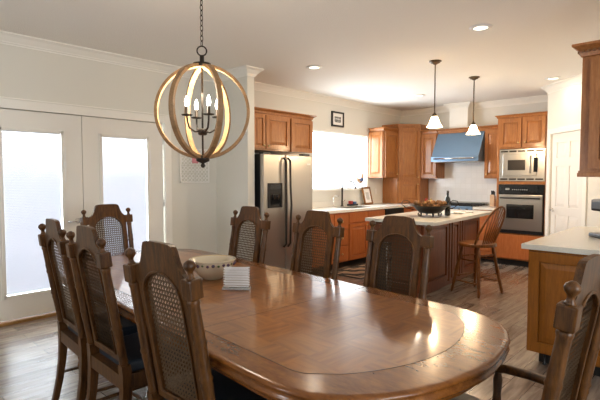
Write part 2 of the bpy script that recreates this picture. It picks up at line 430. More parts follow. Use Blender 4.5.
french(1, DX0+.012, 1.968, 1)
french(2, 1.974, DX1-.012, -1)
# astragal gap behind doors edges is dark weatherstrip
c = MB(); c.box(DX0, DX1, YA+.062, YA+.075, DZ-.02, DZ); c.box(1.955, 1.985, YA+.061, YA+.066, .03, DZ); struct('trim_4', c, M_ink)

# kitchen window
g = MB(); yf0, yf1 = YA+.05, YA+.11
g.box(WX0, WX0+.02, yf0, yf1, WZ0, WZ1); g.box(WX1-.02, WX1, yf0, yf1, WZ0, WZ1); g.box(WX0, WX1, yf0, yf1, WZ0, WZ0+.02); g.box(WX0, WX1, yf0, yf1, WZ1-.02, WZ1)
g.box(6.72, 6.75, yf0+.03, yf1, WZ0, WZ1)
g.box(6.75, WX1-.02, yf0+.04, yf1-.01, 1.67, 1.69)
wn = struct('window_1', g, M_white)
B(WX0+.02, WX1-.02, YA+.11, YA+.114, WZ0+.02, WZ1-.02).build('pane', M_glass, wn)
c = MB(); c.box(WX0-.03, WX1+.03, YA-.03, YA+.05, WZ0-.03, WZ0, bev=.005); c.build('window_sill', M_trim, wn)

# pantry door (6 raised panels) in angled wall
def panel_door_mesh(w, h, t, panels, mb=None, M=None, dp=.010):
    mb = mb or MB(); t = max(t, .014); mb.box(0, w, .009, t, 0, h, M=M)
    # frame bars on front (y=0) made of boxes around panels: approximate by raised fields
    xs = sorted({0, w} | {p[0] for p in panels} | {p[1] for p in panels}); zs = sorted({0, h} | {p[2] for p in panels} | {p[3] for p in panels})
    def inside(x, z): return any(p[0] < x < p[1] and p[2] < z < p[3] for p in panels)
    for a, b in zip(xs, xs[1:]):
        for c_, d in zip(zs, zs[1:]):
            if not inside((a+b)/2, (c_+d)/2): mb.box(a, b, -dp, .009, c_, d, M=M)
    for p in panels:
        m = min(.045, min(p[1]-p[0], p[3]-p[2])*.22)
        t2 = bmesh.new()
        o = [(p[0]+.008, p[2]+.008), (p[1]-.008, p[2]+.008), (p[1]-.008, p[3]-.008), (p[0]+.008, p[3]-.008)]
        i = [(p[0]+m, p[2]+m), (p[1]-m, p[2]+m), (p[1]-m, p[3]-m), (p[0]+m, p[3]-m)]
        a0 = [t2.verts.new((x, .0088, z)) for x, z in o]; a = [t2.verts.new((x, .001, z)) for x, z in o]; b = [t2.verts.new((x, -dp*.8, z)) for x, z in i]
        t2.faces.new(b)
        for q_, r_ in ((a0, a), (a, b)):
            for k in range(4): t2.faces.new((q_[k], q_[(k+1) % 4], r_[(k+1) % 4], r_[k]))
        bmesh.ops.recalc_face_normals(t2, faces=t2.faces); mb.add(t2, None, M)
    return mb
# local frame for pantry: face toward room is local -y
pdw = PD1-PD0-.01
# left edge of the door in the picture is at local x = PD0
ps = []
for (a, b) in ((.11, pdw/2-.04), (pdw/2+.04, pdw-.11)):
    for (c_, d) in ((.20, .86), (.98, 1.56), (1.68, 1.90)): ps.append((a, b, c_, d))
mb = panel_door_mesh(pdw, PDZ-.012, .04, ps, M=MP @ Matrix.Translation((PD0+.005, .02, .006)), dp=.006)
pd = struct('door_3', mb, M_pdoor)
k = MB(); MH = MP @ Matrix.Translation((PD0+.06, .014, 0.93)) @ Matrix.Rotation(R(90), 4, 'X')
k.lathe([(.026, 0), (.026, .006), (.010, .01), (.009, .045)], 14, None, MH)
k.tube([(PD0+.06, -.031, 0.93), (PD0+.1, -.035, 0.932), (PD0+.155, -.03, 0.925)], .008, M=MP)
k.build('door_handle', M_chrome, pd)
c = MB(); c.box(PD0-.075, PD0, -.018, 0, 0, PDZ+.075, M=MP, bev=.004); c.box(PD1, PD1+.075, -.018, 0, 0, PDZ+.075, M=MP, bev=.004); c.box(PD0, PD1, -.018, 0, PDZ, PDZ+.075, M=MP, bev=.004)
struct('trim_5', c, M_trim)
# backsplash tile on range wall (part of setting)
struct('trim_6', B(XW-.012, XW, 2.81, 4.34, .93, 1.80), M_tile)

# ------------------------------------------------------------------ ceiling fixtures
for (x, y, lab) in ((4.145, 1.69, 'round recessed ceiling light nearest the dining table, alone in the middle of the ceiling'),
                    (4.23, 3.75, 'round recessed ceiling light left of the picture, in line with the refrigerator'),
                    (6.82, 3.77, 'round recessed ceiling light in front of the kitchen window, left of the first pendant'),
                    (6.90, 1.82, 'round recessed ceiling light close to the angled pantry wall')):
    t = thing('recessed_light', lab, 'ceiling light', (x, y, H), 0, 'recessed ceiling lights')
    MB().lathe([(.062, -.012), (.062, -.004), (.098, 0), (.098, -.006), (.070, -.014)], 28, cap=False).build('trim_ring', M_white, t)
    MB().lathe([(.0, -.006), (.062, -.006)], 28, cap=False).build('lens', M_can, t)
    l = bpy.data.lights.new('recessed_lamp', 'AREA'); l.shape = 'DISK'; l.size = .12; l.energy = 1.3; l.color = (1, .84, .64)
    lo = bpy.data.objects.new('recessed_lamp', l); COL.objects.link(lo); lo.location = (x, y, H-.02)

def pendant(x, y, lab):
    t = thing('pendant_light', lab, 'pendant light', (x, y, H), 0, 'pendant lights over the island')
    MB().lathe([(0, -.04), (.018, -.04), (.03, -.03), (.05, -.024), (.055, -.012), (.07, -.008), (.07, 0), (0, 0)], 24).build('canopy', M_bronze, t)
    MB().lathe([(.007, -.60), (.007, -.03)], 10).build('rod', M_bronze, t)
    MB().lathe([(0, -.655), (.022, -.65), (.030, -.635), (.026, -.61), (.012, -.60), (.008, -.58), (0, -.58)], 18).build('socket_cap', M_bronze, t)
    s = MB().lathe([(.026, -.63), (.036, -.645), (.048, -.675), (.060, -.71), (.080, -.745), (.092, -.755), (.090, -.757), (.077, -.748), (.057, -.712), (.045, -.677), (.033, -.648), (.024, -.634)], 28, cap=False)
    s.build('shade', M_shade, t)
    MB().sphere((0, 0, -.70), .026, None, (1, 1, 1.3)).build('bulb', M_bulb, t)
    l = bpy.data.lights.new('pendant_lamp', 'POINT'); l.energy = 10; l.color = (1, .70, .42); l.shadow_soft_size = .04
    lo = bpy.data.objects.new('pendant_lamp', l); COL.objects.link(lo); lo.location = (x, y, H-.80)
    return t
pendant(4.98, 2.55, 'bell-shaped frosted glass pendant on a dark rod, nearer the dining table')
pendant(6.12, 2.57, 'bell-shaped frosted glass pendant on a dark rod, nearer the range hood')

# chandelier
CH = (1.69, 2.43, 1.812); RR = .295
t = thing('globe_chandelier', 'round wooden hoop chandelier with four lit candle bulbs hanging on a chain over the table', 'chandelier', CH)
view = math.atan2(CH[1], CH[0])
for k, (da, nm) in enumerate(((81, 0), (-37, 1), (21, 2))):
    a = view+R(da)
    bm = bmesh.new(); n = 72; rings = []
    rr = RR-.002*k; wd = .016; th = .019
    ex = Vector((math.cos(a), math.sin(a), 0)); ny = Vector((-math.sin(a), math.cos(a), 0))
    for i in range(n):
        f = 2*PI*i/n; rd = ex*math.cos(f)+Vector((0, 0, 1))*math.sin(f)
        rings.append([bm.verts.new(rd*r_+ny*o_) for r_, o_ in ((rr, -wd), (rr, wd), (rr-th, wd), (rr-th, -wd))])
    for i in range(n):
        A, Bq = rings[i], rings[(i+1) % n]
        for j in range(4):
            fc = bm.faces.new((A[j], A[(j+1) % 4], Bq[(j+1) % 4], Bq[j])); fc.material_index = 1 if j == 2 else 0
    bmesh.ops.recalc_face_normals(bm, faces=bm.faces)
    me = bpy.data.meshes.new('hoop'); bm.to_mesh(me); bm.free(); me.materials.append(M_ringout); me.materials.append(M_ringin)
    o = bpy.data.objects.new('hoop', me); COL.objects.link(o); o.parent = t
b_ = MB(); b_.lathe([(0, RR+.052), (.013, RR+.052), (.014, RR+.01), (.022, RR+.008), (.055, RR+.003), (.055, RR-.02), (0, RR-.02)], 20); b_.build('top_hub', M_iron, t)
b_ = MB(); b_.lathe([(0, -RR-.055), (.010, -RR-.05), (.015, -RR-.038), (.008, -RR-.026), (.04, -RR-.012), (.045, -RR+.02), (0, -RR+.02)], 20); b_.build('bottom_hub', M_iron, t)
b_ = MB(); b_.lathe([(.006, -RR), (.006, RR)], 10); b_.lathe([(.02, -.145), (.028, -.14), (.028, -.11), (.02, -.105)], 16); b_.build('stem', M_iron, t)
for k in range(4):
    a = view+R(22+90*k); d = Vector((math.cos(a), math.sin(a), 0))
    pts = [d*.0+Vector((0, 0, -.12)), d*.05+Vector((0, 0, -.125)), d*.085+Vector((0, 0, -.105)), d*.098+Vector((0, 0, -.06)), d*.10+Vector((0, 0, -.03))]
    MB().tube(pts, .006).build('arm', M_iron, t)
    Mx = Matrix.Translation(d*.10+Vector((0, 0, -.03)))
    MB().lathe([(0, -.004), (.03, 0), (.036, .006), (.01, .006), (.009, .055), (0, .055)], 16, None, Mx).build('candle_cup', M_iron, t)
    MB().lathe([(0, .055), (.010, .058), (.013, .075), (.012, .092), (.005, .115), (0, .122)], 14, None, Mx).build('bulb', M_bulb, t)
MB().tube([Vector((0, math.cos(f)*.029, RR+.080+math.sin(f)*.029)) @ Matrix.Rotation(-view-R(0), 3, 'Z') for f in [2*PI*i/28 for i in range(28)]], .0045, closed=True).build('ring', M_iron, t)
ch = MB(); z = RR+.112; i = 0
while z < H-CH[2]-.03:
    a = view+R(35)+(PI/2 if i % 2 else 0); d = Vector((math.cos(a), math.sin(a), 0))
    ch.tube([d*.009*math.cos(f)+Vector((0, 0, z+.014+math.sin(f)*.019)) for f in [2*PI*q/14 for q in range(14)]], .0024, 6, closed=True)
    z += .031; i += 1
ch.build('chain', M_iron, t)
MB().lathe([(0, H-CH[2]-.035), (.02, H-CH[2]-.035), (.06, H-CH[2]-.012), (.065, H-CH[2]), (0, H-CH[2])], 24).build('canopy', M_iron, t)
l = bpy.data.lights.new('chandelier_lamp', 'POINT'); l.energy = 6; l.color = (1, .86, .66); l.shadow_soft_size = .1
lo = bpy.data.objects.new('chandelier_lamp', l); COL.objects.link(lo); lo.location = (CH[0], CH[1], CH[2]+.12)

# ------------------------------------------------------------------ dining table
TH = .76
TROT = R(-4); TC = (1.66, 2.22)
tb = thing('dining_table', 'long polished wooden dining table with parquet top and shaped ends', 'table', (TC[0], TC[1], 0), -4)
# local: x across (v), y along (u)
quarter = [(.615, 0), (.625, -.6), (.625, -1.10), (.618, -1.25), (.59, -1.37), (.515, -1.465), (.43, -1.53), (.335, -1.577), (.20, -1.613), (.07, -1.635), (0, -1.638)]
def full(q):
    a = q[:]; a += [(-x, y) for x, y in q[::-1][1:]]; a += [(x, -y) for x, y in [( -x_, y_) for x_, y_ in q[1:]]][:]; a += [(x, -y) for x, y in q[::-1][1:-1]]
    return a
outer = full(quarter)
def offset(poly, d):
    n = len(poly); out = []
    for i in range(n):
        p = Vector(poly[i]); a = (Vector(poly[i])-Vector(poly[i-1])).normalized(); b = (Vector(poly[(i+1) % n])-p).normalized()
        nn = Vector((a.y, -a.x))+Vector((b.y, -b.x)); nn.normalize(); k = 1/max(.5, nn.dot(Vector((a.y, -a.x))))
        out.append((p.x+nn.x*d*k, p.y+nn.y*d*k))
    return out
inner_q = [(.50, 0), (.50, -1.12), (.50, -1.24), (.44, -1.30), (.385, -1.355), (.25, -1.42), (.12, -1.455), (0, -1.465)]
inner = full(inner_q)
for _ in range(2): inner = [p for i in range(len(inner)) for p in ((inner[i-1][0]*.25+inner[i][0]*.75, inner[i-1][1]*.25+inner[i][1]*.75), (inner[i][0]*.75+inner[(i+1) % len(inner)][0]*.25, inner[i][1]*.75+inner[(i+1) % len(inner)][1]*.25))]
def ar(p): return sum(p[i-1][0]*p[i][1]-p[i][0]*p[i-1][1] for i in range(len(p)))
sg = 1 if ar(outer) > 0 else -1
# profile rings for edge: (outset, z)
prof = [(-.03, TH-.001), (-.012, TH-.001), (-.004, TH-.006), (-.002, TH-.014), (-.010, TH-.020), (-.016, TH-.026), (-.008, TH-.036), (-.004, TH-.044), (-.012, TH-.052), (-.03, TH-.056)]
bm = bmesh.new(); rings = []
for o_, z in prof: rings.append([bm.verts.new((x, y, z)) for x, y in offset(outer, o_*sg)])
n = len(outer)
for a, b in zip(rings, rings[1:]):
    for i in range(n): f = bm.faces.new((a[i], a[(i+1) % n], b[(i+1) % n], b[i])); f.smooth = True
bm.faces.new(rings[0]); bm.faces.new(rings[-1][::-1]); bmesh.ops.recalc_face_normals(bm, faces=bm.faces)
MB().add(bm).build('tabletop', M_table, tb)
MB().prism(inner, TH-.010, TH-.0002).build('parquet_field', M_parq, tb)
ln = MB(); pts = [(x, y, TH-.0006) for x, y in inner]
ln.tube(pts, .0020, 6, closed=True, flat=(1, .4)); ln.build('inlay_line', M_line, tb)
sm = MB()
for u in (-.62, .0, .62): sm.box(-.60, .60, u-.0012, u+.0012, TH-.004, TH+.0001)
for s_ in (1, -1):
    for u0, u1 in ((-1.42, -.95), (-.62, -.16)):
        pass
sm.build('leaf_seam', M_line, tb)
ap = MB(); ai = offset(outer, -.075*sg); 
bm = bmesh.new(); ro = [[bm.verts.new((x, y, z)) for x, y in offset(outer, d*sg)] for d, z in ((-.06, TH-.055), (-.06, TH-.098), (-.085, TH-.098), (-.085, TH-.055))]
for a, b in zip(ro, ro[1:]+ro[:1]):
    for i in range(n): bm.faces.new((a[i], a[(i+1) % n], b[(i+1) % n], b[i]))
bmesh.ops.recalc_face_normals(bm, faces=bm.faces); ap.add(bm); ap.build('apron', M_table, tb)
for sx in (-1, 1):
    for sy in (-1, 1):
        lg = MB(); lx, ly = sx*.42, sy*1.20
        lg.box(lx-.045, lx+.045, ly-.045, ly+.045, .60, TH-.055, bev=.004)
        lg.lathe([(0, 0), (.03, 0), (.036, .03), (.028, .06), (.034, .09), (.032, .3), (.042, .50), (.03, .53), (.045, .56), (.045, .60)], 18, None, Matrix.Translation((lx, ly, 0)))
        lg.build('leg', M_table, tb)

# ------------------------------------------------------------------ cane chairs   (front = local -y)
W = .205; LE = .11; ZS = .45
def yb(z):
    if z <= ZS: return 0
    return LE*((min(z, 1.0)-ZS)/(1.10-ZS))**1.15+max(0, z-1.0)*.10
def make_chair(label, arms=False):
    t = thing('dining_chair', label, 'chair', (0, 0, 0), 0, 'cane back dining chairs around the table')
    for s in (-1, 1):
        lg = MB(); zs = [0, .12, .25, .38, ZS, .50]
        ys = [.055, .028, .008, 0, 0, yb(.50)]; ws = [.017, .018, .020, .023, .024, .022]
        bm = bmesh.new(); rg = []
        for z, y, wd in zip(zs, ys, ws):
            rg.append([bm.verts.new((s*W+a*wd, y+b_*wd, z)) for a, b_ in ((-1, -1), (1, -1), (1, 1), (-1, 1))])
        for a, b_ in zip(rg, rg[1:]):
            for j in range(4): bm.faces.new((a[j], a[(j+1) % 4], b_[(j+1) % 4], b_[j]))
        bm.faces.new(rg[0][::-1]); bm.faces.new(rg[-1]); bmesh.ops.recalc_face_normals(bm, faces=bm.faces)
        lg.add(bm); lg.build('leg', M_chair, t)
        # turned bamboo-style post, square block, finial
        p = MB(); p0 = Vector((s*W, yb(.49), .49)); p1 = Vector((s*W, yb(.985), .985))
        pf = []
        for q in range(41):
            u = q/40; r = .0195
            for c0 in (.06, .34, .40, .68, .74, .97):
                r += .0045*math.exp(-((u-c0)/.012)**2)
            r += .002*math.sin(u*PI)
            pf.append((u, r))
        p.turned(p0, p1, pf, 14)
        d = (Vector((s*W, yb(1.06), 1.06))-p1).normalized(); q = Vector((0, 0, 1)).rotation_difference(d).to_matrix().to_4x4()
        Mx = Matrix.Translation(p1) @ q
        p.box(-.027, .027, -.027, .027, .0, .072, bev=.006, M=Mx)
        p.lathe([(.019, .070), (.013, .078), (.010, .088), (.011, .096), (.020, .108), (.0225, .118), (.019, .128), (.008, .136), (0, .138)], 16, None, Mx)
        p.build('back_post', M_chair, t)
    # back frame (crest rail, stiles, lower rail) as one board with arched opening, in the sloped plane
    A = .166; OP = .126; zb = .535; zt = 1.050      # opening
    out = [(-A, .50), (A, .50), (A, 1.052), (.168, 1.056), (.148, 1.068), (.134, 1.088), (.124, 0.932), (.112, 1.142), (.104, 1.156), (.06, 1.160), (0, 1.161)]
    out = out+[(-x, z) for x, z in out[::-1][1:-2]]
    ns = 20; AH = .105; zc = zt-AH
    op = [(-OP, zb), (OP, zb)]+[(OP*math.cos(PI*k/ns), zc+AH*math.sin(PI*k/ns)) for k in range(ns+1)]
    def board(mb, outl, hole, th0, th1):
        bm = bmesh.new(); 
        vo = [[bm.verts.new((x, yb(z)+o_, z)) for x, z in outl] for o_ in (th0, th1)]
        vh = [[bm.verts.new((x, yb(z)+o_, z)) for x, z in hole] for o_ in (th0, th1)]
        for L in (vo, vh):
            nn = len(L[0])
            for i in range(nn): bm.faces.new((L[0][i], L[0][(i+1) % nn], L[1][(i+1) % nn], L[1][i]))
        for k in (0, 1):
            eds = []
            for L in (vo[k], vh[k]):
                for i in range(len(L)): eds.append(bm.edges.get((L[i], L[(i+1) % len(L)])))
            bmesh.ops.triangle_fill(bm, use_beauty=True, use_dissolve=False, edges=eds)
        bmesh.ops.recalc_face_normals(bm, faces=bm.faces); mb.add(bm)
    # subdivide outline so slope follows curve
    def dens(P, closed=True):
        r = []
        for i in range(len(P)):
            a, b_ = P[i], P[(i+1) % len(P)]; m = max(1, int(math.hypot(b_[0]-a[0], b_[1]-a[1])/.06))
            for q in range(m): r.append((a[0]+(b_[0]-a[0])*q/m, a[1]+(b_[1]-a[1])*q/m))
        return r
    kp = [(A, .50), (A, .985), (.180, .995), (.180, 1.048), (.168, 1.052), (.148, 1.062), (.131, 1.080), (.119, 1.105), (.108, 1.138), (.099, 1.154), (.082, 1.160), (.05, 1.1625)]
    def ow(z):
        for (xa, za), (xb, zb_) in zip(kp, kp[1:]):
            if za <= z <= zb_+1e-9: return xa+(xb-xa)*(z-za)/max(1e-9, zb_-za)
        return kp[-1][0]
    def iw(z):
        if z < zb or z >= zt: return 0
        return OP if z <= zc else OP*math.sqrt(max(0, 1-((z-zc)/AH)**2))
    zz = sorted({.50, .52, zb, .6, .68, .76, .84, .90, zt} | {z for _, z in kp} | {zc+AH*math.sin(PI/2*q/10) for q in range(11)})
    bm = bmesh.new(); cache = {}
    def V(x, z, k):
        key = (round(x, 5), round(z, 5), k)
        if key not in cache: cache[key] = bm.verts.new((x, yb(z)+(-.021, .001)[k], z))
        return cache[key]
    def F(*v):
        v = list(dict.fromkeys(v))
        if len(v) > 2 and not bm.faces.get(v): bm.faces.new(v)
    for za, zb_ in zip(zz, zz[1:]):
        m = (za+zb_)/2; hole = zb < m < zt
        ia, ib = (iw(za+1e-7) if za < zt-1e-6 else 0, iw(zb_-1e-7) if zb_ < zt-1e-6 else 0) if hole else (None, None)
        for k in (0, 1):
            if hole:
                for s_ in (-1, 1): F(V(s_*ow(za), za, k), V(s_*ia, za, k), V(s_*ib, zb_, k), V(s_*ow(zb_), zb_, k))
            else: F(V(-ow(za), za, k), V(ow(za), za, k), V(ow(zb_), zb_, k), V(-ow(zb_), zb_, k))
        for s_ in (-1, 1):
            F(V(s_*ow(za), za, 0), V(s_*ow(zb_), zb_, 0), V(s_*ow(zb_), zb_, 1), V(s_*ow(za), za, 1))
            if hole: F(V(s_*ia, za, 0), V(s_*ib, zb_, 0), V(s_*ib, zb_, 1), V(s_*ia, za, 1))
    F(V(-OP, zb, 0), V(OP, zb, 0), V(OP, zb, 1), V(-OP, zb, 1))
    F(V(-A, .50, 0), V(A, .50, 0), V(A, .50, 1), V(-A, .50, 1)); zq = zz[-1]
    F(V(-ow(zq), zq, 0), V(ow(zq), zq, 0), V(ow(zq), zq, 1), V(-ow(zq), zq, 1))
    bmesh.ops.recalc_face_normals(bm, faces=bm.faces); f = MB(); f.add(bm); f.build('back_frame', M_chair, t)
    # moulding bead around opening
    bd = MB(); bp_ = dens(op); bd.tube([(x*1.03, yb(z)+.003, z) for x, z in bp_], .005, 6, closed=True); bd.tube([(x*1.03, yb(z)-.023, z) for x, z in bp_], .005, 6, closed=True)
    bd.build('bead', M_chair, t)
    # cane weave
    cn = bmesh.new()
    def hw(z):   # half width at height z
        if z <= zc: return OP
        v = (z-zc)/(AH); return OP*math.sqrt(max(0, 1-v*v))
    def strip(pts, w_):
        for a, b_ in zip(pts, pts[1:]):
            d = Vector((b_[0]-a[0], 0, b_[1]-a[1]));
            if d.length < 1e-4: continue
            nrm = Vector((-d.z, 0, d.x)).normalized()*w_/2; vs = []
            for (x, z), sg_ in ((a, -1), (a, 1), (b_, 1), (b_, -1)):
                vs.append(cn.verts.new((x+nrm.x*sg_, yb(z)-.010, z+nrm.z*sg_)))
            cn.faces.new(vs)
    pit = .0188; z = zb+pit/2
    while z < zt:
        h = hw(z)
        if h > .01: strip([(-h, z), (h, z)], .0078)
        z += pit
    x = -OP+pit/2
    while x < OP:
        top = zc+AH*math.sqrt(1-(x/OP)**2); m = 8
        strip([(x, zb+(top-zb)*q/m) for q in range(m+1)], .0078); x += pit
    dg = pit*1.0
    for sgn in (-1, 1):
        c0 = -1.2
        while c0 < 2.4:
            run = []; 
            for q in range(60):
                xx = -OP+2*OP*q/59; zz = c0+sgn*xx
                if zb <= zz <= zt and abs(xx) <= hw(zz): run.append((xx, zz))
            if len(run) > 1: strip([run[0], run[len(run)//2], run[-1]] if len(run) > 4 else [run[0], run[-1]], .0030)
            c0 += dg*1.0
    bmesh.ops.solidify(cn, geom=cn.faces[:], thickness=.0012)
    MB().add(cn).build('cane_panel', M_cane, t)
    # seat frame, cushion, front legs, stretchers
    sf = .245; sb = .205; D = .44
    fr = MB(); poly = [(-sb, .02), (sb, .02), (sf, -D), (-sf, -D)]
    fr.prism(poly[::-1], ZS-.075, ZS-.005); fr.build('seat_frame', M_chair, t)
    cu = MB(); poly = [(-sb+.02, -.025), (sb-.02, -.025), (sf-.006, -D+.02), (sf-.03, -D-.004), (-sf+.03, -D-.004), (-sf+.006, -D+.02)]
    cu.prism(poly[::-1], ZS-.004, ZS+.05, bev=.02, seg=3); cu.build('cushion', M_cush, t)
    for s in (-1, 1):
        g = MB(); g.box(s*(sf-.022)-.022, s*(sf-.022)+.022, -D, -D+.044, ZS-.1, ZS-.002, bev=.003)
        g.lathe([(0, 0), (.016, 0), (.020, .02), (.014, .05), (.017, .1), (.020, .3), (.024, .325), (.018, .34), (.022, .352)], 14, None, Matrix.Translation((s*(sf-.022), -D+.022, 0)))
        g.build('leg', M_chair, t)
        st = MB(); st.tube([(s*W, .02, .17), (s*(W+.01), -.2, .165), (s*(sf-.022), -D+.02, .16)], .010); st.build('stretcher', M_chair, t)
    st = MB(); st.tube([(-.215, -.2, .165), (.215, -.2, .165)], .010); st.build('stretcher', M_chair, t)
    if arms:
        for s in (-1, 1):
            a = MB(); pts = [(s*(W+.005), yb(.66), .650), (s*(W+.035), -.06, .640), (s*(W+.06), -.16, .636), (s*(W+.062), -.25, .633), (s*(W+.045), -.31, .622)]
            a.tube(pts, [.018, .020, .022, .023, .020], 10, flat=(1.15, .8)); a.build('arm_rest', M_chair, t)
            a = MB(); a.turned((s*(sf-.018), -.27, ZS-.01), (s*(W+.055), -.275, .625), [(0, .017), (.2, .014), (.3, .019), (.5, .015), (.8, .018), (.9, .013), (1, .015)], 12); a.build('arm_support', M_chair, t)
    return t
ch0 = make_chair('cane back dining chair on the french door side of the table, farthest left')
ch0.location = (1.045, 2.859, 0); ch0.rotation_euler.z = R(85.9)
def place(src, x, y, rz, label):
    c = copy_tree(src); c.location = (x, y, 0); c.rotation_euler.z = R(rz); c['label'] = label; return c
ch0['label'] = 'cane back dining chair at far left, seen from behind, leftmost of the three near-side chairs'
place(ch0, 1.017, 2.315, 87.9, 'cane back dining chair seen from behind, middle of the three near-side chairs')
place(ch0, .970, 1.545, 91, 'cane back dining chair seen from behind, closest to the ceramic bowl, rightmost near-side chair')
place(ch0, 2.416, 2.944, -91, 'cane back dining chair in front of the refrigerator side panel, behind the ceramic bowl')
place(ch0, 2.433, 2.206, -91, 'cane back dining chair in front of the sink cabinets, middle of the far side')
place(ch0, 2.416, 1.52, -92, 'cane back dining chair in front of the kitchen island, right end of the far side')
ac = make_chair('cane back armchair at the near right end of the table, cut by photo edge', True)
ac.location = (1.614, .403, 0); ac.rotation_euler.z = R(178)
place(ac, 1.83, 4.032, 1, 'cane back armchair at the head of the table, in front of the french doors')

# ------------------------------------------------------------------ things on the table
bw = thing('serving_bowl', 'large cream ceramic serving bowl with a painted fruit band on the dining table', 'bowl', (1.735, 2.40, TH+.001))
MB().lathe([(0, 0), (.062, 0), (.066, .008), (.095, .03), (.125, .07), (.139, .105), (.143, .118), (.149, .122), (.147, .127), (.139, .125), (.134, .118), (.12, .08), (.10, .05), (.05, .018), (0, .014)], 48).build('bowl_body', M_bowl, bw)
MB().lathe([(.1385, .1255), (.132, .108), (.117, .072), (.088, .038), (.05, .021), (0, .018)], 48, cap=False).build('glazed_interior', M_bowlin, bw)
fb = MB()
for k in range(26):
    a = 2*PI*k/26; r = .1375+.001
    fb.sphere((r*math.cos(a), r*math.sin(a), .098+.004*(k % 2)), .009+.002*(k % 3), M_plum if k % 3 else M_leafgl, (.45+.55*abs(math.sin(a)), .45+.55*abs(math.cos(a)), .8), 8)
fb.build('painted_band', None, bw)
nr = thing('napkin_holder', 'small clear ribbed acrylic napkin holder beside the ceramic bowl', 'napkin holder', (1.655, 2.06, TH+.001), -50)
nr.scale = (1.3, 1.2, 1.25)
MB().box(-.062, .062, -.022, .022, 0, .010, bev=.003).build('base', M_acr, nr)
for s in (-1, 1):
    sp0 = B(-.056, .056, s*.015-.0015, s*.015+.0015, .010, .105).build('side_panel', M_glass, nr)
    g = MB()
    for k in range(8): g.box(-.056, .056, s*.015-.004, s*.015+.004, .016+k*.0115, .0195+k*.0115, bev=.001)
    g.build('rib', M_rib, sp0)

# ------------------------------------------------------------------ wall hangings
pq = thing('wall_plaque', 'white openwork lace square with a small pink centre hung between french doors and stub wall', 'wall art', (3.34, YA-.025, 1.555))
g = MB(); q = .215
for a in ((-q, q, -q, -q+.012), (-q, q, q-.012, q), (-q, -q+.012, -q, q), (q-.012, q, -q, q)): g.box(a[0], a[1], -.006, .006, a[2], a[3])
for i in range(4):
    for j in range(4):
        cx, cz = -q+.0575+.105*i-.0, -q+.0575+.105*j
        for k in range(4):
            a = PI/4+k*PI/2; dx, dz = math.cos(a)*.034, math.sin(a)*.034
            g.tube([(cx+dx+.021*math.cos(f), 0, cz+dz+.021*math.sin(f)) for f in [2*PI*m/10 for m in range(10)]], .0055, 5, closed=True)
g.build('lace_panel', M_lace, pq)
MB().box(-.045, .045, -.008, .0, .03, .12, bev=.002).build('centre_motif', M_pink, pq)
pf = thing('picture_frame', 'small black framed picture hung above the kitchen window', 'picture', (6.235, YA-.012, 2.405))
g = MB(); a, b_ = .165, .128
for q_ in ((-a, a, -b_, -b_+.028), (-a, a, b_-.028, b_), (-a, -a+.028, -b_, b_), (a-.028, a, -b_, b_)): g.box(q_[0], q_[1], -.016, .010, q_[2], q_[3], bev=.003)
g.build('frame', M_black, pf); MB().box(-a+.02, a-.02, -.002, .004, -b_+.02, b_-.02).build('mat_board', M_paper, pf)
g = MB()
for k in range(10): 
    x_ = -.07+.14*(k % 5)/4; z_ = -.02 if k < 5 else .025
    g.box(x_-.011, x_+.011, -.005, -.001, z_-.018+random.uniform(-.006, .006), z_+.018)
g.box(-.075, .075, -.0045, -.001, -.052, -.044); g.build('print', M_ink, pf)

# ------------------------------------------------------------------ cabinetry helpers (front = local -y, width = local x, origin at left-front-bottom of carcass, depth to +y)
def rdoor(parent, x0, x1, z0, z1, mat, knob=None, name='door', arch=False, y=-.0, kmat=None):
    fw = min(.055, (x1-x0)*.2, (z1-z0)*.28)
    mb = panel_door_mesh(x1-x0, z1-z0, .018, [(fw, x1-x0-fw, fw, z1-z0-fw)], M=Matrix.Translation((x0, y-.019, z0)))
    d = mb.build(name, mat, parent)
    if knob:
        k = MB(); k.lathe([(.006, 0), (.006, .012), (.014, .016), (.015, .024), (.008, .029), (0, .03)], 12, None, Matrix.Translation((knob[0], y-.022, knob[1])) @ Matrix.Rotation(R(90), 4, 'X'))
        k.build('knob', kmat or M_brass, d)
    return d
def drawer(parent, x0, x1, z0, z1, mat, knob=True, y=0):
    mb = MB(); mb.box(x0, x1, y-.02, y, z0, z1, bev=.006)
    d = mb.build('drawer', mat, parent)
    if knob:
        k = MB(); k.lathe([(.006, 0), (.006, .012), (.014, .016), (.015, .024), (.008, .029), (0, .03)], 12, None, Matrix.Translation(((x0+x1)/2, y-.018, (z0+z1)/2)) @ Matrix.Rotation(R(90), 4, 'X'))
        k.build('knob', M_brass, d)
    return d
def cab_crown(parent, x0, x1, z, depth, mat, left=True, right=True, name='crown', out=.05, hh=.06):
    pr_ = [(0, 0), (.010, .004), (.016, hh*.45), (out*.8, hh*.75), (out, hh*.82), (out, hh), (-.01, hh), (-.01, 0)]
    t = bmesh.new(); path = []
    if left: path.append((x0, depth, -1, 0)); 
    path.append((x0, 0, -1 if left else 0, -1)); path.append((x1, 0, 1 if right else 0, -1))
    if right: path.append((x1, depth, 1, 0))
    rg = [[t.verts.new((x+a*nx, y+a*ny, z+b_)) for a, b_ in pr_] for x, y, nx, ny in path]
    for a, b_ in zip(rg, rg[1:]):
        for j in range(len(pr_)): t.faces.new((a[j], a[(j+1) % len(pr_)], b_[(j+1) % len(pr_)], b_[j]))
    t.faces.new(rg[0]); t.faces.new(rg[-1][::-1]); bmesh.ops.recalc_face_normals(t, faces=t.faces)
    return MB().add(t).build(name, mat, parent)

